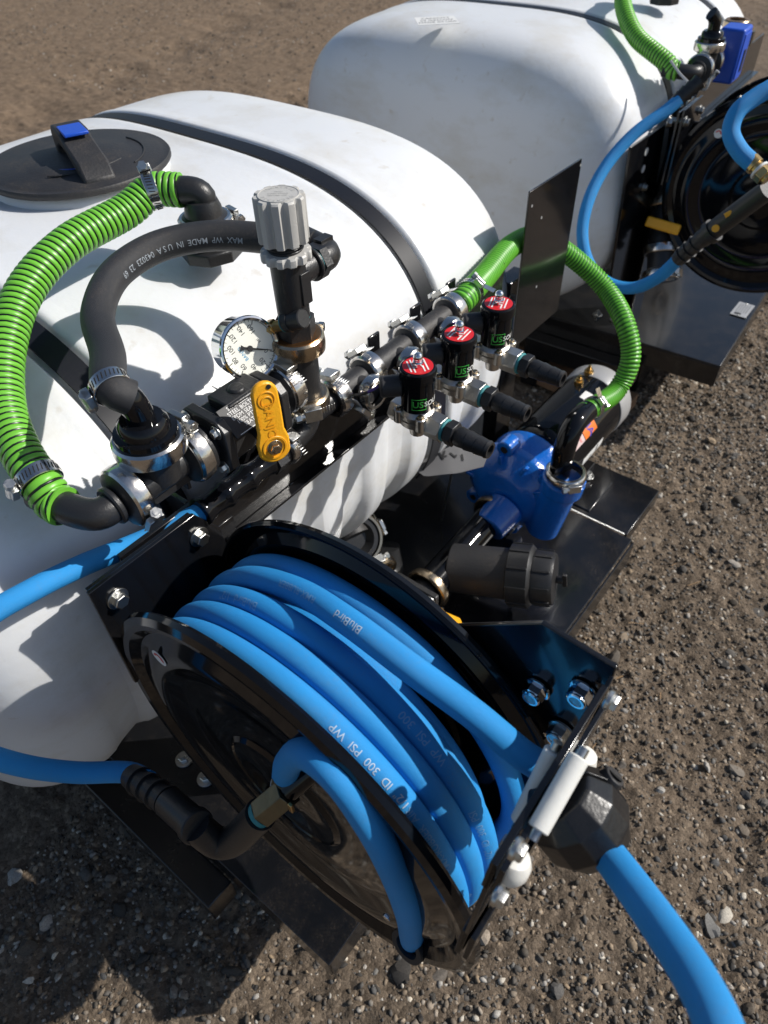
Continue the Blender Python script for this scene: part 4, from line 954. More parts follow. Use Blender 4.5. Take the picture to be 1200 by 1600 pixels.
    for word, a0, rad in (('INCREASE', math.pi/2, .0135), ('DECREASE', -math.pi/2, .0135)):
        for i, ch in enumerate(word):
            a = a0 - (i - 3.5)*.30*(1); rd = right*math.cos(a) + fwd*math.sin(a); tn = right*math.sin(a) - fwd*math.cos(a)
            text_flat(g, ch, .0046, V(cx,y,.8726) + rd*rad, tn, rd, .0003)
    for i, wd_ in enumerate(('READ', 'DIRECTIONS', 'BEFORE USE')): text_flat(g, wd_, .0030, V(cx,y,.8726) + fwd*(.0042 - i*.0038), right, fwd, .0003)
    ob('knob_cap', g, M['knob'], kb, ang=30)
    # side port and elbow
    g = G(); g.cyl((cx+.010,y,.800),(cx+.034,y,.800), .0128, n=28); g.ring(V(cx+.0295,y,.800), X, .012, .0160, .004, 28); ob('outlet_port', g, M['poly'], r)
    g = G(); g.ring(V(cx+.0325,y,.800), X, .011, .0138, .0018, 28); ob('outlet_tape', g, M['teal'], r)
    e = thing('regulator_elbow', 'small black elbow joining the regulator outlet to the black rubber hose', 'elbow', (cx+.045, y, .80))
    g = G(); hexp(g, V(cx+.0335,y,.800), X, .0160, .010, .001); elbow(g, V(cx+.040,y,.800), V(cx+.056,y,.800), V(cx+.054,y+.034,.805), .0135, 24, .5); g.box((cx+.052,y+.004,.813),(.016,.010,.006)); ob('elbow_body', g, M['poly'], e, ang=40, bev=.0006)
    # gauge
    gc = at(391,545,d=.68); gn = nrm(V(-.22,-.92,.32)); port = V(cx-.010, y-.010, .7645)
    ga = thing('pressure_gauge', 'round chrome pressure gauge with a white dial and black needle', 'gauge', gc)
    g = G(); g.lathe([(-.030,.001),(-.030,.0285),(-.028,.0305),(-.004,.0310),(-.0035,.0325),(.0,.0335),(.002,.0328),(.0025,.0310),(.001,.0290),(-.003,.0285)], gc, gn, 72); ob('case', g, M['chrome'], ga, ang=30)
    g = G(); g.lathe([(-.0025,.0292),(-.0024,.0292)], gc, gn, 64); di = ob('dial', g, M['dial'], ga)
    stem = nrm((port - gc) - np.dot(port - gc, gn)*gn); du = -stem; dr = np.cross(du, gn)      # dial up, dial right
    g = G(); o = gc - gn*.0023
    for k in range(33):
        v_ = k*5; a = math.radians(225 - 270*v_/160); rd = dr*math.cos(a) + du*math.sin(a); L = .0046 if k % 4 == 0 else (.0030 if k % 2 == 0 else .0018); wd = .0008 if k % 4 == 0 else .0004
        g.box(o + rd*(.0282-L/2), (L, wd, .0001), np.stack([rd, np.cross(gn, rd), gn], 1))
        if k % 4 == 0: text_flat(g, str(v_), .0070, o + rd*.0195, dr, du, .0001)
    for rr in (.0284,): g.ring(o, gn, rr-.0002, rr, .0002, 64)
    ob('dial_print', g, M['ink'], di)
    g = G(); text_flat(g, 'BANJO', .0054, o + du*.0085, dr, du, .0001); ob('maker_print', g, M['cyanink'], di)
    g = G(); text_flat(g, 'psi', .0045, o - du*.0125, dr, du, .0001); ob('unit_print', g, M['ink'], di)
    a = math.radians(228); rd = dr*math.cos(a) + du*math.sin(a); pr_ = np.cross(gn, rd); g = G(); o2 = gc - gn*.0010
    g.prism([(-.010,-.0030),(-.0065,-.0014),(0,-.0013),(.0250,-.0003),(.0250,.0003),(0,.0013),(-.0065,.0014),(-.010,.0030)], o2, rd, pr_, .0004); g.cyl(o2, o2+gn*.0012, .0032, n=20); ob('needle', g, M['ink'], ga)
    g = G(); g.lathe([(.0003,.0286),(.0008,.0286)], gc, gn, 64); ob('lens', g, M['glass'], ga)
    ga.scale = (.9,.9,.9); s0 = gc + stem*.030 - gn*.014; g = G(); d = nrm(port - s0); g.cyl(s0 - d*.006, port + d*.006, .0058, n=20); hexp(g, s0 + d*.006, d, .0085, .009); ob('brass_stem', g, M['brass'], ga, bev=.0004)
    g = G(); g.cyl(port - d*.012, port + d*.012, .0088, n=24, ch=.001); g.ring(port - d*.006, d, .0085, .0098, .006, 24); ob('gauge_port', g, M['poly'], r)
    g = G(); g.ring(port - d*.0115, d, .006, .0090, .0015, 24); ob('port_tape', g, M['teal'], r)
    g = G(); g.lathe([(0,.0045),(.0006,.0042)], gc + nrm(-dr*.2+du*.98)*.0306 - gn*.016, nrm(-dr*.2+du*.98), 16); ob('fill_plug', g, M['ink'], ga)

    # upper-tank elbow with green hose (inlet fitting on the tank top)
    bx = V(.468, .622, .748); tf = thing('tank_bulkhead_fitting', 'black hex bulkhead fitting with a clamp on top of the nearest tank', 'fitting', bx)
    g = G(); g.lathe([(0,.0335),(.012,.0335),(.014,.031)], bx, Z, 8); g.cyl(bx+Z*.012, bx+Z*.030, .020, n=32); ob('hex_base', g, M['poly'], tf, bev=.0012)
    vclamp(bx + Z*.034, Z, .0290, tf, .018, V(1,-.2,0))
    ue = thing('upper_green_elbow', 'black elbow on the tank top holding the upper end of the green hose', 'elbow', bx + Z*.04)
    cn = bx + V(.004,-.004,.070); ge = at(283,297,z=cn[2]-.001); g = G()
    g.lathe([(0,.0265),(.004,.0262),(.007,.0205),(.014,.0195),(.022,.0165),(.024,.01)], bx+Z*.038, Z, 36); elbow(g, bx+Z*.05, cn, ge + nrm(ge-cn)*.02, .0138, 24, .62); ob('elbow_body', g, M['poly'], ue, ang=40)
    # green hose 1
    dg = nrm(ge - cn); R = .0172; pit = .0066
    gh = [ge, ge + dg*.03 + V(0,0,.001), at(200,328,z=.806), at(105,382,z=.800), at(42,450,z=.785), at(10,540,z=.762), at(8,632,z=.738), at(32,705,z=.722), at(66,757,z=.708), gend + (gend-c)/np.linalg.norm(gend-c)*.010, gend]
    p = Path(gh, pit/7)
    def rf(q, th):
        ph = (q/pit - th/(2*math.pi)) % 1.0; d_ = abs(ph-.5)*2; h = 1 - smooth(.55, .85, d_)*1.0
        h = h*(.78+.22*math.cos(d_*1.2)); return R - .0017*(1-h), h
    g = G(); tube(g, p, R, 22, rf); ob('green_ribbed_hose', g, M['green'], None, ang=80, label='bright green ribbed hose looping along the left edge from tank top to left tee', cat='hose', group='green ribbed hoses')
    q = p.fr(.030); hclamp(q[0], q[1], R+.0004, 'worm clamp at the upper end of the near green hose', V(-.1,.6,.8), wd=.012)
    q = p.fr(p.L-.034); hclamp(q[0], q[1], R+.0004, 'worm clamp at the lower left end of the near green hose', V(-.6,-.8,-.35), wd=.012, tail=False)
fittings()

# ---- low manifold pipe and solenoid valves
LZ = .6445; VX = (.497, .572, .652)
def lowpipe():
    y = MY; seg = (.430, .505, .585, .665)
    t = thing('low_manifold_pipe', 'row of short black manifold pipes joined by clamps behind the solenoid valves', 'pipe', (.56, y, LZ))
    g = G(); elbow(g, V(.4085,y,.648), V(.412,y,.6445), V(.448,y,LZ), .0130, 24); ob('pipe_start', g, M['poly'], t)
    edges = [.452, .510, .590, .672]
    for i in range(3):
        a, b = edges[i]+.004, edges[i+1]-.004; m = (a+b)/2
        g = G(); g.cyl((a,y,LZ),(b,y,LZ), .0135, n=32); g.lathe([(0,.0185),(.005,.0185),(.008,.0135)], V(a,y,LZ), X, 32); g.lathe([(0,.0135),(.003,.0185),(.008,.0185)], V(b-.008,y,LZ), X, 32)
        pp = ob('pipe_section', g, M['polymatt'], t)
        g = G(); g.cyl((m+.004,y,LZ),(m+.004,y-.022,LZ-.003), .0118, n=28); g.lathe([(0,.0118),(.003,.0165),(.007,.0165)], V(m+.004,y-.017,LZ-.002), -Y, 28); ob('branch', g, M['polymatt'], pp)
        vclamp((m+.004,y-.026,LZ-.003), Y, .0192, t, .015, V(-.7,0,-.6))
    for x in edges: vclamp((x,y,LZ), X, .0222, t, .018, V(0,.8,1) if x > .46 else V(0,.2,1))
    g = G()
    for x in (.47, .548): g.box((x, y+.006, LZ-.022), (.003,.008,.024))
    ob('pipe_webs', g, M['polymatt'], t, bev=.0008)
    # end barb to green hose 2
    g = G(); g.cyl((.676,y,LZ),(.70,y,LZ+.001), .0135, n=24); ob('end_barb', g, M['polymatt'], t)
lowpipe()
VLAB = ('nearest of the three red-topped solenoid valves, closest to the regulator', 'middle one of the three red-topped solenoid valves', 'red-topped solenoid valve closest to the upright steel plate')
def solenoid(i, x):
    y0 = .362; zb = .621; t = thing('solenoid_valve', VLAB[i], 'solenoid valve', (x, y0, zb), 'red-topped solenoid valves')
    # cast body
    g = G()
    oc = [(.0215*math.cos(a), .0215*math.sin(a)) for a in np.linspace(0, 2*math.pi, 17)[:-1]]
    g.lathe([(0,.0175),(.002,.0200),(.009,.0205),(.0095,.0185),(.0105,.0185),(.011,.0205),(.016,.0205),(.018,.0175),(.021,.0150)], V(x,y0,zb-.002), Z, 32)
    g.cyl((x,y0,zb-.018),(x,y0,zb-.001), .0085, .011, n=20)
    for a in (.785, 2.356, 3.927, 5.498):
        p = V(x+.0205*math.cos(a), y0+.0205*math.sin(a), zb); g.cyl(p, p+Z*.0165, .0055, n=16, ch=.0008)
    ob('valve_body', g, M['cast'], t, ang=30)
    for a in (.785, 2.356, 3.927, 5.498):
        p = V(x+.0205*math.cos(a), y0+.0205*math.sin(a), zb+.0165); g = G(); g.lathe([(0,.0035),(.0022,.0033),(.003,.002)], p, Z, 14); ob('cap_screw', g, M['steelw'], t)
    g = G(); hexp(g, V(x,y0-.014,zb+.002), -Y, .0150, .022, .0008); ob('port_hex', g, M['cast'], t, bev=.0006); g = G(); hexp(g, V(x,y0+.014,zb+.002), Y, .0145, .018, .0008); ob('port_hex', g, M['cast'], t, bev=.0006)
    g = G(); g.lathe([(0,.0125),(.002,.0128),(.0035,.0118)], V(x,y0-.0355,zb+.002), -Y, 28); ob('thread_tape', g, M['teal'], t)
    # coil
    g = G(); zc = zb+.0185; g.lathe([(0,.0165),(.001,.0178),(.036,.0178),(.0375,.0197),(.046,.0199),(.0485,.0192),(.0495,.0177),(.0495,.001)], V(x,y0,zc), Z, 48); co = ob('coil', g, M['gloss'], t, ang=30)
    g = G(); top = zc+.0497; g.lathe([(0,.0160),(.0004,.0160)], V(x,y0,top), Z, 40); rl = ob('red_label', g, M['red'], co)
    g = G(); ang_ = (.9, .1, .35)[i]; u = V(math.cos(ang_), math.sin(ang_), 0); v = np.cross(Z, u)
    for k in (-.0085, -.0045, .0055, .0092):
        L = math.sqrt(.0148**2-k**2)*2; g.box(V(x,y0,top+.0006)+v*k, (L*.86,.0016,.0002), np.stack([u,v,Z],1))
    ob('label_lines', g, M['label'], rl)
    g = G(); hexp(g, V(x,y0,top), Z, .0062, .0058); g.cyl((x,y0,top+.0055),(x,y0,top+.008), .0042, n=18); g.sphere(V(x,y0,top+.0105), .0052, 20, 10); ob('acorn_nut', g, M['chrome'], co)
    # connector box behind and wires
    g = G(); q = V(x-.016, y0+.020, zc+.026); g.cyl(q + V(.006,-.006,0), q + V(-.010,.010,0), .0115, n=24, ch=.0015); g.box(q+V(.004,-.004,0), (.014,.014,.020), np.stack([nrm(V(1,1,0)), nrm(V(-1,1,0)), Z], 1)); cb = ob('connector_box', g, M['rubber'], co, bev=.001)
    for k in range(2):
        wv = [q + V(-.012,.010,-.002+.004*k), q + V(-.020,.018,-.004+.003*i), q + V(-.018+.006*k,.034,-.016), V(x-.034+.008*k, MY-.020, LZ+.004), V(x-.030+.008*k, MY-.024, LZ-.018), V(x-.010, MY-.010, LZ-.030), V(x+.03, MY+.006, LZ-.022)]
        g = G(); tube(g, Path(wv, .003), .0016, 8); ob('wire', g, M['purple'] if k else M['rubber'], cb)
    # side print
    f = nrm(CP - V(x,y0,zc+.014)); f[2] = 0; f = nrm(nrm(f) + V(.75,-.65,0)*(.10,.34,.22)[i]); fr = nrm(f*.8 + V(.35,-.35,0))
    g = G(); text_cyl(g, 'US', .0105, V(x,y0,zc+.013), Z, .0178, f + nrm(V(-.1,-.0,0))*.12)
    u_ = nrm(f); tn = np.cross(Z, u_)
    for s_ in (-1, 1):
        for a, hh, ww in ((.5*s_, .0135, .0005),):
            pass
    fx = nrm(f + V(-.1,0,0)*.12); w2 = np.cross(Z, fx)
    for k in np.linspace(-.42, .42, 13):
        for zz in (-.0065, .0065): e = fx*math.cos(k) + w2*math.sin(k); g.box(V(x,y0,zc+.013+zz) + e*.0179, (.0013,.0003,.0006), np.stack([np.cross(Z,e), e, Z],1))
    for k in (-.42, .42): e = fx*math.cos(k) + w2*math.sin(k); g.box(V(x,y0,zc+.013) + e*.0179, (.0005,.0003,.0130), np.stack([np.cross(Z,e), e, Z],1))
    ob('green_print', g, M['greenink'], co)
    g = G(); a = .98; e = fx*math.cos(a) + w2*math.sin(a); text_cyl(g, 'SOLID', .0085, V(x,y0,zc+.013), Z, .0178, e); ob('white_print', g, M['label'], co)
    # outlet barb
    b = thing('outlet_barb', ('black barb fitting sticking out of the nearest solenoid valve', 'black barb fitting sticking out of the middle solenoid valve', 'black barb fitting sticking out of the solenoid valve nearest the steel plate')[i], 'fitting', (x, y0-.05, zb), 'open barb fittings')
    g = G(); g.cyl((x,y0-.037,zb+.002),(x,y0-.041,zb+.002), .0110, n=24); hexp(g, V(x,y0-.041,zb+.002), -Y, .0142, .010, .0008); ob('barb_nut', g, M['poly'], b, bev=.0005)
    g = G(); L = .042; pr = [(0,.0095),(.004,.0112),(.014,.0104),(.0145,.0112),(.026,.0096),(.0265,.0104),(.038,.0092),(.0385,.0100),(L,.0090),(L,.0062),(L-.02,.0062)]
    g.lathe(pr, V(x,y0-.051,zb+.002), -Y, 32); ob('barb_tube', g, M['poly'], b, ang=28)
    g = G(); g.lathe([(0,.0061),(.0003,.0061)], V(x,y0-.051-L+.016,zb+.002), -Y, 24); ob('bore', g, M['inner'], b)
for i, x in enumerate(VX): solenoid(i, x)

# ================================================================== PUMP SIDE
def pump_side():
    # second green hose: pipe end -> behind the panel -> pump outlet
    pit = .0062; R = .0168
    s0 = V(.690, MY, LZ+.001)
    gh = [s0, s0 + X*.012 + Z*.002, at(757,432,y=.462), at(800,384,y=.490), at(845,372,y=.505), at(892,400,y=.470), at(945,450,y=.410), at(978,510,y=.345), at(985,562,y=.318), at(965,608,y=.318), at(932,633,y=.322), at(912,645,y=.325)]
    p = Path(gh, pit/6)
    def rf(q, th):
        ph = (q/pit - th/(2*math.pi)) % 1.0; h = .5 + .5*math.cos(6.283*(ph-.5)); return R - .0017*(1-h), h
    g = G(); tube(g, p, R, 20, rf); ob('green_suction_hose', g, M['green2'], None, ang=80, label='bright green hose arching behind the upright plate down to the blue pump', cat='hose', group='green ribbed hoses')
    q = p.fr(.030); hclamp(q[0], q[1], R+.0003, 'worm clamp where the arching green hose leaves the low manifold', V(-.2,-.6,.8), wd=.012)
    q = p.fr(p.L-.030); hclamp(q[0], q[1], R+.0003, 'worm clamp holding the arching green hose above the blue pump', V(.2,-.6,.8), wd=.013)
    E1 = p.p[-1]; dE = p.t[-1]
    # pump
    y, z = .405, .235
    t = thing('pump', 'bright blue cast iron pump head with lugs and a vertical outlet port', 'pump', (.87, y, .13))
    g = G(); g.lathe([(0,.038),(.002,.044),(.010,.055),(.020,.066),(.026,.0725),(.030,.0745),(.040,.0745),(.043,.072),(.043,.060),(.056,.056),(.070,.060),(.082,.066),(.092,.066),(.094,.060)], V(.842,y,z), X, 64)
    g.cyl((.846,y-.010,z-.018),(.800,y-.006,z-.030), .0305, .0265, n=36, ch=.002); body = ob('volute', g, M['blue'], t, ang=32, bev=.001)
    # spiral volute bulge to the outlet
    g = G(); vs = []; 
    op = V(.872, y-.078, z-.035); ot = at(873,739,y=y-.080); ot = V(.872, y-.082, z+.062)
    g.cyl(V(.872,y-.062,z-.055), V(.872,y-.078,z+.045), .026, .0275, n=32, ch=.003); g.cyl(V(.872,y-.080,z+.040), V(.872,y-.082,z+.066), .0305, .0315, n=36, ch=.002)
    g.box((.872,y-.045,z-.005),(.040,.060,.070)); ob('outlet_port', g, M['blue'], body, ang=40, bev=.002)
    for k in range(6):
        a = k*math.pi/3 + .35; cy, cz = y+.0765*math.cos(a), z+.0765*math.sin(a)
        g = G(); g.cyl((.862,cy,cz),(.889,cy,cz), .0135, n=24, ch=.0015); lg = ob('lug', g, M['blue'], body)
        g = G(); g.lathe([(0,.0058),(.0005,.0058)], V(.8618,cy,cz), -X, 18); ob('socket_screw', g, M['inner'], lg)
    for k in range(10):
        a = k*.6283+.1; rd = V(0, math.cos(a), math.sin(a)); g = G(); g.box(V(.858,y,z)+rd*.060, (.012,.005,.020), np.stack([X, np.cross(X,rd)*-1, rd],1)); ob('face_rib', g, M['blue'], body, bev=.001)
    g = G(); g.ring(V(.850,y,z), X, .040, .046, .004, 48); g.ring(V(.846,y-.004,z-.005), X, .030, .034, .006, 48); ob('cover_ring', g, M['blue'], body)
    for k in range(5):
        a = k*1.2566+.5; g = G(); g.box((.918,y+.050*math.cos(a),z+.050*math.sin(a)),(.030,.010,.030),np.array([[1,0,0],[0,math.cos(a),-math.sin(a)],[0,math.sin(a),math.cos(a)]])); ob('bracket_rib', g, M['blue'], body, bev=.001)
    vclamp((.872,y-.082,z+.073), Z, .0290, t, .014, V(-.6,-.7,0))
    # black sweep elbow from outlet to hose
    e = thing('pump_outlet_elbow', 'glossy black sweep elbow between the blue pump outlet and the green hose', 'elbow', (.872, y-.082, z+.08))
    O = V(.837, y-.082, z+.064); g = G(); elbow(g, O, V(.840, y-.081, E1[2]+.004), E1 - dE*.012, .0175, 28, .6)
    g.cyl(O - Z*.002, O + Z*.012, .0240, n=32, ch=.001); eb = ob('elbow_body', g, M['gloss'], e, ang=50)
    # motor
    m = thing('pump_motor', 'black cylindrical electric motor with a pale end cap and stickers behind the blue pump', 'motor', (1.05, y, .13))
    zm = z+.006; g = G(); g.lathe([(0,.050),(.004,.060),(.012,.066),(.020,.0675),(.205,.0675),(.207,.064)], V(.936,y,zm), X, 64); mb = ob('motor_shell', g, M['gloss'], m)
    g = G(); g.lathe([(0,.0690),(.004,.0705),(.040,.0705),(.046,.068),(.052,.058),(.056,.030),(.056,.001)], V(1.142,y,zm), X, 64); ec = ob('end_cap', g, M['greylabel'], m, ang=30)
    for a in (.5, 2.1, 3.7, 5.3): bolt((1.190, y+.052*math.cos(a), zm+.052*math.sin(a)), X, .005, ec)
    for x in (1.110, 1.150):
        pz = V(x, y+.016, zm+.069); g = G(); g.cyl(pz-Z*.004, pz+Z*.004, .009, n=20); hexp(g, pz+Z*.004, Z, .0065, .006); g.cyl(pz, pz+Z*.016, .003, n=12); ob('terminal', g, M['brass'], m)
    def sticker(x0, x1, a0, a1, mt, name, par):
        g = G(); n = 14; r = .0679
        for k in range(n):
            b0 = a0 + (a1-a0)*k/n; b1 = a0 + (a1-a0)*(k+1)/n
            g.add([V(x0,y+r*math.cos(b0),zm+r*math.sin(b0)), V(x1,y+r*math.cos(b0),zm+r*math.sin(b0)), V(x1,y+r*math.cos(b1),zm+r*math.sin(b1)), V(x0,y+r*math.cos(b1),zm+r*math.sin(b1))], [(0,1,2,3)])
        return ob(name, g, M[mt], par)
    # angles: 90deg = up, 180 = facing -y
    sticker(1.005, 1.050, math.radians(112), math.radians(150), 'orange', 'orange_sticker', mb)
    sticker(.960, 1.003, math.radians(112), math.radians(150), 'pink', 'warning_sticker', mb)
    sticker(1.070, 1.095, math.radians(95), math.radians(135), 'label', 'wiring_sticker', mb)
    sticker(.990, 1.070, math.radians(178), math.radians(222), 'label', 'rating_sticker', mb)
    def mot_text(body, size, x, a, mt, flip=1, r=.0682):
        vs, fs = text_geo(body, size, 1, size*.02); g = G(); a = math.radians(a); out = []
        for tx, ty in vs: b = a + flip*tx/r; out.append(V(x + ty, y + r*math.cos(b), zm + r*math.sin(b)))
        g.add(out, fs); ob('sticker_print', g, M[mt], mb)
    mot_text('AMT', .024, 1.028, 131, 'blueink', -1); mot_text('WARNING', .008, .990, 131, 'redink', -1); mot_text('AMT PUMP', .010, 1.045, 200, 'ink', -1); mot_text('115 V  60 HZ', .006, 1.022, 200, 'ink', -1)
    g = G(); g.box((1.03, y, .150),(.11,.12,.030)); g.box((1.03, y-.075, .137),(.10,.06,.006)); ob('motor_foot', g, M['deck'], m, bev=.0015)
    for px, py in ((918,744), (887,776)):
        bolt(at(px,py,z=.1415)+V(.012,0,.006), Z, .0085, m, 'zinc')
    t.location = tuple(np.array(t.location[:]) + V(-.038, 0, -.008)); t.scale = (1.1, 1.14, 1.12)
    m.location = tuple(np.array(m.location[:]) + V(-.012, 0, -.006))
    # strainer line: tank outlet -> clamp -> strainer -> pump
    yl = .408; zl = .200
    s = thing('line_strainer', 'black plastic Y strainer with a ribbed screw cap in front of the blue pump', 'strainer', (.67, yl, .13))
    g = G(); g.cyl((.600,yl,zl-.003),(.785,yl,zl+.006), .0265, n=36); g.lathe([(0,.034),(.006,.034),(.010,.0265)], V(.592,yl,zl-.004), X, 36); g.lathe([(0,.0265),(.004,.034),(.010,.034)], V(.776,yl,zl+.005), X, 36); ob('strainer_pipe', g, M['gloss'], s)
    d = nrm(V(.33,-.9,.16)); o = V(.652, yl-.006, zl-.004)
    g = G(); g.cyl(o, o+d*.120, .0405, .0420, n=48, ch=.002); ob('strainer_body', g, M['polymatt'], s)
    g = G(); g.lathe([(0,.046),(.002,.0500),(.034,.0505),(.038,.0465),(.040,.0425)], o+d*.096, d, 48); cp_ = ob('cap_nut', g, M['poly'], s, ang=30)
    g = G(); g.lathe([(0,.0440),(.026,.0435),(.032,.040),(.034,.001)], o+d*.136, d, 48); ob('end_cap', g, M['poly'], s, ang=30)
    u, v = perp(d)
    for R_, a0, L in ((.0508,.098,.032), (.0441,.138,.026)):
        for k in range(10):
            a = k*.6283+.2; rd = u*math.cos(a)+v*math.sin(a); g = G(); g.box(o+d*(a0+L/2)+rd*R_, (L,.0035,.0030), np.stack([d, np.cross(d,rd), rd],1)); ob('grip_rib', g, M['poly'], cp_, bev=.0006)
    q = o+d*.170; g = G(); g.cyl(q, q+d*.010, .0060, n=16); g.box(q+d*.013, (.007,.006,.026), np.stack([d, np.cross(d,Z), np.cross(d,np.cross(d,Z))],1)); ob('drain_tee', g, M['poly'], s, bev=.001)
    g = G(); g.box(o+d*.085-Z*.040, (.02,.02,.008)); ob('body_foot', g, M['greylabel'], s, bev=.001)
    vclamp((.592,yl,zl-.004), X, .0375, s, .015, V(0,-.3,-1), 'steelw', 'steelw'); vclamp((.789,yl,zl+.006), X, .0375, s, .015, V(0,-1,-.3), 'steelw')
    # suction ball valve before the strainer with its yellow handle (mostly behind the reel)
    v = thing('suction_valve', 'black ball valve with a yellow handle low behind the near reel', 'valve', (.53, yl, zl)); U2.append(v)
    g = G(); g.cyl((.485,yl,zl-.004),(.588,yl,zl-.004), .024, n=32); g.box((.535,yl,zl-.004),(.055,.062,.062)); ob('valve_body', g, M['poly'], v, bev=.003)
    for x in (.508, .562):
        g = G(); g.box((x,yl,zl-.004),(.010,.078,.078)); fl = ob('end_flange', g, M['poly'], v, bev=.002)
        for a in (-1,1):
            for b in (-1,1): bolt((x-.006,yl+a*.030,zl-.004+b*.030), -X, .006, fl)
    hp = at(722,985,y=.345)
    g = G(); g.cyl((.535,yl-.02,zl),(.535,yl-.062,zl+.03), .011, n=20); ob('valve_stem', g, M['poly'], v)
    a = V(.535,yl-.062,zl+.032); b = at(722,979,y=.335); dd = nrm(b-a); sdv = nrm(np.cross(dd, V(0,-.7,.7))); up = np.cross(sdv, dd)
    g = G(); L = np.linalg.norm(b-a); out = [(-.014,-.006),(-.008,-.014),(.006,-.015),(.020,-.012),(L-.01,-.0125),(L+.002,-.007),(L+.004,0),(L+.002,.007),(L-.01,.0125),(.020,.012),(.006,.015),(-.008,.014),(-.014,.006)]
    g.prism(out, a, dd, sdv, .009); ob('handle', g, M['yellow'], v, bev=.002)
    # tank outlet with clamp and elbow
    o = at(520,812,y=.606); ax = nrm(V(-.05,-1,.15))
    k = thing('tank_outlet_fitting', 'black nut and clamped flange at the foot of the nearest tank', 'fitting', o)
    g = G(); g.lathe([(0,.047),(.018,.047),(.021,.043)], o - ax*.004, ax, 8, sc=(1.1,1.1)); ob('outlet_nut', g, M['poly'], k, bev=.0015)
    g = G(); o2 = at(556,842,y=.545); ax2 = nrm(V(-.30,-.74,.60))
    elbow(g, o+ax*.010, o+ax*.035, o2 - ax2*.012, .030, 32); g.ring(o2 - ax2*.014, ax2, .028, .034, .006, 36); ob('outlet_neck', g, M['polymatt'], k, ang=40)
    g = G(); g.lathe([(-.012,.039),(.005,.0395),(.007,.037),(.007,.030),(.000,.025),(-.006,.020),(-.006,.001)], o2, ax2, 44); ob('outlet_cap', g, M['poly'], k, ang=30)
    vclamp(o2, ax2, .0455, k, .020, V(1,.2,-.3), 'steelw')
    el = thing('outlet_elbow', 'black curved fitting below the clamped outlet, behind the near reel', 'elbow', o2)
    g = G(); elbow(g, at(602,856,y=.535), at(610,900,y=.515), at(590,935,y=.49), .026, 28); ob('elbow_body', g, M['poly'], el, ang=40); vclamp(at(588,893,y=.47), nrm(V(-.3,-.8,-.2)), .034, el, .015, V(0,0,1), 'steelw')
    # loose card hung beside the pump
    c = [at(641,727,z=.33), at(664,752,z=.315), at(716,745,z=.322), at(757,727,z=.335), at(768,694,z=.335), at(735,690,z=.33), at(690,704,z=.335)]
    cc = sum(c)/len(c); card = thing('instruction_card', 'curled grey printed card hanging between the tank and the blue pump', 'card', cc)
    nn = nrm(np.cross(c[2]-c[0], c[5]-c[0])); nn = nn if nn[2] > 0 else -nn
    g = G(); u_ = nrm(c[3]-c[0]); v_ = nrm(np.cross(nn, u_)); po = [(np.dot(q-cc,u_), np.dot(q-cc,v_)) for q in c]
    nx, ny = 18, 8; x0_, x1_ = min(a for a,b in po), max(a for a,b in po)
    def yr(x, top):
        L = len(po); ys = []
        for i in range(L):
            (a,b),(c_,d_) = po[i], po[(i+1)%L]
            if (a-x)*(c_-x) <= 0 and abs(a-c_) > 1e-9: ys.append(b+(d_-b)*(x-a)/(c_-a))
        return max(ys) if top else min(ys)
    vs = []
    for i in range(nx+1):
        x = x0_ + (x1_-x0_)*(i/nx*.998+.001); a, b = yr(x, 0), yr(x, 1)
        for j in range(ny+1):
            q = a+(b-a)*j/ny; vs.append(cc + u_*x + v_*q + nn*(.006*math.sin(i/nx*3.1) + .010*(i/nx-.5)**2 ))
    n_ = len(vs); fs = [(i*(ny+1)+j, (i+1)*(ny+1)+j, (i+1)*(ny+1)+j+1, i*(ny+1)+j+1) for i in range(nx) for j in range(ny)]
    g.add(vs, fs); g.add([p_ - nn*.0008 for p_ in vs], [f[::-1] for f in fs]); cs = ob('card_sheet', g, M['smoke'], card, ang=60)
    g = G(); random.seed(3)
    for k in range(7):
        x = random.uniform(-.03,.02); q = random.uniform(-.008,.010); g.box(cc+u_*x+v_*q+nn*(.0072), (random.uniform(.006,.018),.003,.0003), np.stack([nrm(u_*math.cos(.5+k*.3)+v_*math.sin(.5+k*.3)), nrm(v_*math.cos(.5+k*.3)-u_*math.sin(.5+k*.3)), nn],1))
    ob('card_print', g, M['ink'], cs)
    g = G(); g.cyl(cc - nn*.002, cc + V(.03,.04,-.19), .0022, n=10); ob('card_stem', g, M['zinc'], card)
pump_side()
for px, py in ((672,1452), (684,1441)):
    bolt(at(px, py, x=RN+.012), -X, .0045, reel, 'chrome')

# ================================================================== SECOND SKID
kids = {}
for o_ in list(COL.objects):
    if o_.parent: kids.setdefault(o_.parent.name, []).append(o_)
T2 = Matrix.Translation((1.590, .276, 0)) @ Matrix.Rotation(math.radians(3.5), 4, 'Z') @ Matrix.Translation((-.106, -.2, 0))
def t2(p): return np.array(T2 @ Vector(p))
D = bpy.data.objects
U2.remove(D['suction_valve'])
LAB2 = {'water_tank': ('white polyethylene tank of the second skid, behind the nearest tank', 'white skid tanks'), 'skid_frame': ('black steel skid deck under the second white tank, with a silver plate on it', 'black steel skids'),
        'hose_reel': ('large black hose reel cut off by the right edge of the picture', 'black hose reels'), 'swivel_fitting': ('brass swivel at the hub of the far right hose reel', None),
        'inlet_barb_fitting': ('black barb fitting running to the hub of the far right reel', None), 'suction_valve': ('ball valve with a yellow handle low beside the right-hand reel', None)}
for r_ in U2:
    if r_.name == 'inlet_barb_fitting': continue
    dup(r_, T2, LAB2[r_.name][0], LAB2[r_.name][1])
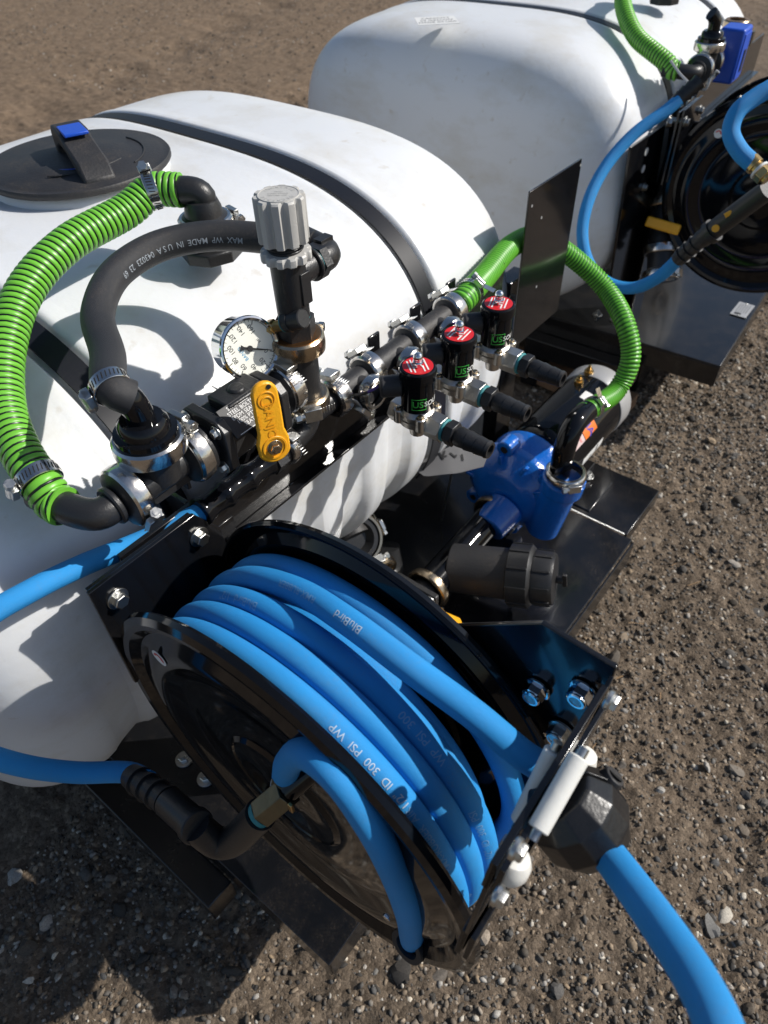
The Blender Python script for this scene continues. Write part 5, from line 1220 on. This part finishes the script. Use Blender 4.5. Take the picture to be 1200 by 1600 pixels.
for nm, lb in (('left_tee', 'black tee with steel clamps on the manifold of the second skid'), ('green_hose_elbow', 'black elbow at the lower end of the green hose on the second skid'),
               ('manifold_cross', 'black column fitting behind the blue flow meter'), ('tank_outlet_fitting', 'black clamped outlet at the foot of the second tank'), ('outlet_elbow', 'black elbow low between the second tank and the right-hand reel'),
               ('manifold_bracket', 'black steel angle carrying the manifold of the second skid'), ('tank_bulkhead_fitting', 'black hex fitting with a clamp on top of the second tank'), ('upper_green_elbow', 'black elbow on the second tank top'),
               ('black_hose_elbow', 'black elbow on the tee of the second skid')):
    dup(D[nm], T2, lb)
gg = D['green_ribbed_hose']; dup(gg, T2, 'green ribbed hose coming down from the top edge on the second skid', 'green ribbed hoses')
def second():
    # blue flow meter in place of the ball valve
    c = t2((.325, MY, AZ)); Rz = np.array(T2.to_3x3())
    m = thing('flow_meter', 'blue plastic electric valve box on the manifold of the second skid', 'flow meter', c)
    g = G(); g.box(c + V(0,-.022,.004), (.060,.050,.098), Rz); b = ob('blue_housing', g, M['bluep'], m, bev=.005)
    g = G(); g.box(c + V(0,-.0478,.004), (.044,.003,.080), Rz); ob('front_cover', g, M['bluep'], m, bev=.001)
    g = G(); g.box(c + V(.004,-.0495,-.006), (.012,.002,.040), Rz); ob('display_slot', g, M['ink'], m, bev=.0004)
    g = G(); g.cyl(c - X*.05, c + X*.045, .020, n=30); ob('meter_body', g, M['poly'], m)
    g = G(); w_ = [at(1048,95,d=1.72), at(1065,118,d=1.70), at(1085,135,d=1.69), at(1102,140,d=1.68), at(1110,122,d=1.68)]; tube(g, Path(w_, .004), .0022, 8)
    ob('grey_signal_wire', g, M['greylabel'], None, label='thin grey wire loop below the green hose elbow of the second skid', cat='wire')
    # blue supply hose of the second skid
    h = [at(1062,155,d=1.66), at(1042,172,d=1.655), at(990,210,d=1.64), at(945,262,d=1.62), at(918,318,d=1.60), at(910,370,d=1.59), at(922,415,d=1.585), at(952,443,d=1.57), at(990,450,d=1.55), at(1030,432,d=1.51), at(1060,405,d=1.48)]
    g = G(); tube(g, Path(h, .008), .0118, 20); ob('supply_hose', g, M['bluehose'], None, ang=80, label='blue hose bowing down in front of the second tank', cat='hose', group='blue rubber hoses')
    f = thing('supply_barb', 'black barb fitting at the top of the second skid blue hose', 'fitting', at(1062,155,d=1.66))
    g = G(); barb(g, at(1092,128,d=1.675), at(1055,160,d=1.66), .0150, 4, 24); ob('barb_body', g, M['poly'], f)
    f = thing('reel_inlet_barb', 'black ribbed barb fitting leading up to the right-hand reel hub', 'fitting', at(1110,360,d=1.44))
    g = G(); barb(g, at(1098,372,d=1.45), at(1058,406,d=1.48), .0165, 4, 24); g.cyl(at(1098,372,d=1.45), at(1200,296,d=1.38), .0165, n=28); g.cyl(at(1108,365,d=1.442), at(1116,359,d=1.437), .0205, n=28); ob('barb_body', g, M['poly'], f)
    g = G(); q = at(1118,357,d=1.415); g.cyl(q, q+nrm(CP-q)*.006, .0062, n=16); ob('yellow_plug', g, M['yellow'], f)
    g = G(); q = at(1140,333,d=1.40); dd = nrm(at(1152,326,d=1.40)-q); g.cyl(q - dd*.008, q + dd*.016, .0040, n=10); ob('paint_mark', g, M['yellow'], f)
    # inlet hose and brass of the far reel
    h = [at(1215,132,d=1.42), at(1180,152,d=1.41), at(1152,175,d=1.40), at(1142,205,d=1.395), at(1155,235,d=1.39), at(1176,256,d=1.385)]
    g = G(); tube(g, Path(h, .006), .0135, 20); ob('reel_inlet_hose', g, M['bluehose'], None, ang=80, label='blue hose hooking round on the face of the right-hand reel', cat='hose', group='blue rubber hoses')
    f = thing('brass_hose_end', 'bright brass hose end with a white washer on the right-hand reel', 'fitting', at(1180,260,d=1.385))
    a, b = at(1172,251,d=1.387), at(1200,280,d=1.375); d = nrm(b-a); g = G(); g.cyl(a, b, .0105, n=20); g.cyl(a, a+d*.014, .0135, n=20); hexp(g, a+d*.026, d, .0145, .012); ob('brass_ferrule', g, M['brass'], f, bev=.0004)
    g = G(); g.ring(a + d*.022, d, .010, .0150, .004, 24); ob('white_washer', g, M['label'], f)
    q = at(1034,372,d=1.86); f = thing('second_suction_valve', 'yellow valve handle over grey clamped fittings beside the right-hand reel', 'valve', q)
    q2 = at(1036,318,d=1.88); g = G(); g.cyl(q, q2, .026, n=28); g.cyl(q - (q2-q)*.9, q, .030, n=28); ob('valve_body', g, M['poly'], f)
    vclamp(q2, q2-q, .036, f, .02, None, 'steelw'); vclamp(q - (q2-q)*.35, q2-q, .040, f, .02, None, 'steel'); vclamp(q - (q2-q)*1.1 + V(.0,0,0), q2-q, .040, f, .02, None, 'steel')
    a, b = at(1010,345,d=1.80), at(1062,360,d=1.79); d = nrm(b-a); n_ = nrm(np.cross(d, CP-a)); g = G(); g.box((a+b)/2, (np.linalg.norm(b-a), .022, .012), np.stack([d, n_, np.cross(d,n_)], 1)); ob('handle', g, M['yellow'], f, bev=.003)
    c4 = [at(982,230,y=.56), at(1036,194,y=.56), at(992,474,y=.56), at(946,474,y=.56)]
    up = thing('reel_post', 'flat black upright strip with two bright holes beside the right-hand reel', 'post', (c4[0]+c4[2])/2)
    g = G(); g.prism([(q[0], q[2]) for q in c4][::-1], V(0,.560,0), X, Z, .006); ps = ob('post_strip', g, M['paint'], up, bev=.0008)
    for px, py in ((1010,237), (1005,264)):
        h = G(); h.lathe([(0,.0078),(.0008,.0078)], at(px,py,y=.5535), -Y, 20); ob('bolt_hole', h, M['label'], up)
    bolt(at(1006,292,y=.5535), -Y, .007, up); bolt(at(1045,190,y=.54), -Y, .009, up); bolt(at(1068,162,y=.54), -Y, .009, up)
    # serial plate riveted on the second deck
    Rz3 = Rz; o = at(1160,484,z=.1325); s = thing('serial_plate', 'small silver rating plate riveted to the second skid deck', 'plate', o)
    g = G(); lo = nrm(at(1172,469,z=.1325)-at(1148,499,z=.1325)); sh = np.cross(Z, lo); B_ = np.stack([lo, sh, Z], 1)
    g.box(o, (.075,.040,.0012), B_); pl = ob('plate_sheet', g, M['greylabel'], s, bev=.0004)
    g = G()
    for k in range(5): g.box(o + sh*(.012-.006*k) + Z*.0008 + lo*.006, (.046,.0012,.0002), B_)
    g.box(o - lo*.026 + Z*.0008 + sh*.004, (.010,.016,.0002), B_); ob('plate_print', g, M['ink'], pl)
    for q in (-.033, .033): g = G(); g.sphere(o + lo*q + Z*.0006, .0024, 12, 6); ob('rivet', g, M['zinc'], pl)
    # sticker on the second tank top
    u_ = nrm(at(718,30,z=.765)-at(645,34,z=.765)); o = at(682,32,z=.7655); v_ = np.cross(Z, u_); B_ = np.stack([u_, v_, Z], 1)
    s = thing('tank_label', 'small white paper label on top of the second white tank', 'label', o)
    g = G(); g.box(o, (.085,.070,.0008), B_); sh_ = ob('paper', g, M['label'], s)
    g = G()
    for k, t_ in enumerate(('CAPACITY', '65 GALLON', 'MADE IN USA')): text_flat(g, t_, .013, o + v_*(.018-.018*k) + Z*.0005, u_, v_)
    ob('label_print', g, M['ink'], sh_)
    a, b = at(835,548,z=.0), at(958,598,z=.0); d = nrm(b-a); d[2] = 0; d = nrm(d); p_ = np.cross(Z, d)
    pl = G(); pl.box((a+b)/2*V(1,1,0) + V(0,0,GZ+.018) + d*-.03, (.42,.085,.038), np.stack([d, p_, Z], 1)); tagit(ob('wooden_plank', pl, M['wood'], None, bev=.002), 'weathered wooden plank on the ground between the two skids', 'plank')
second()
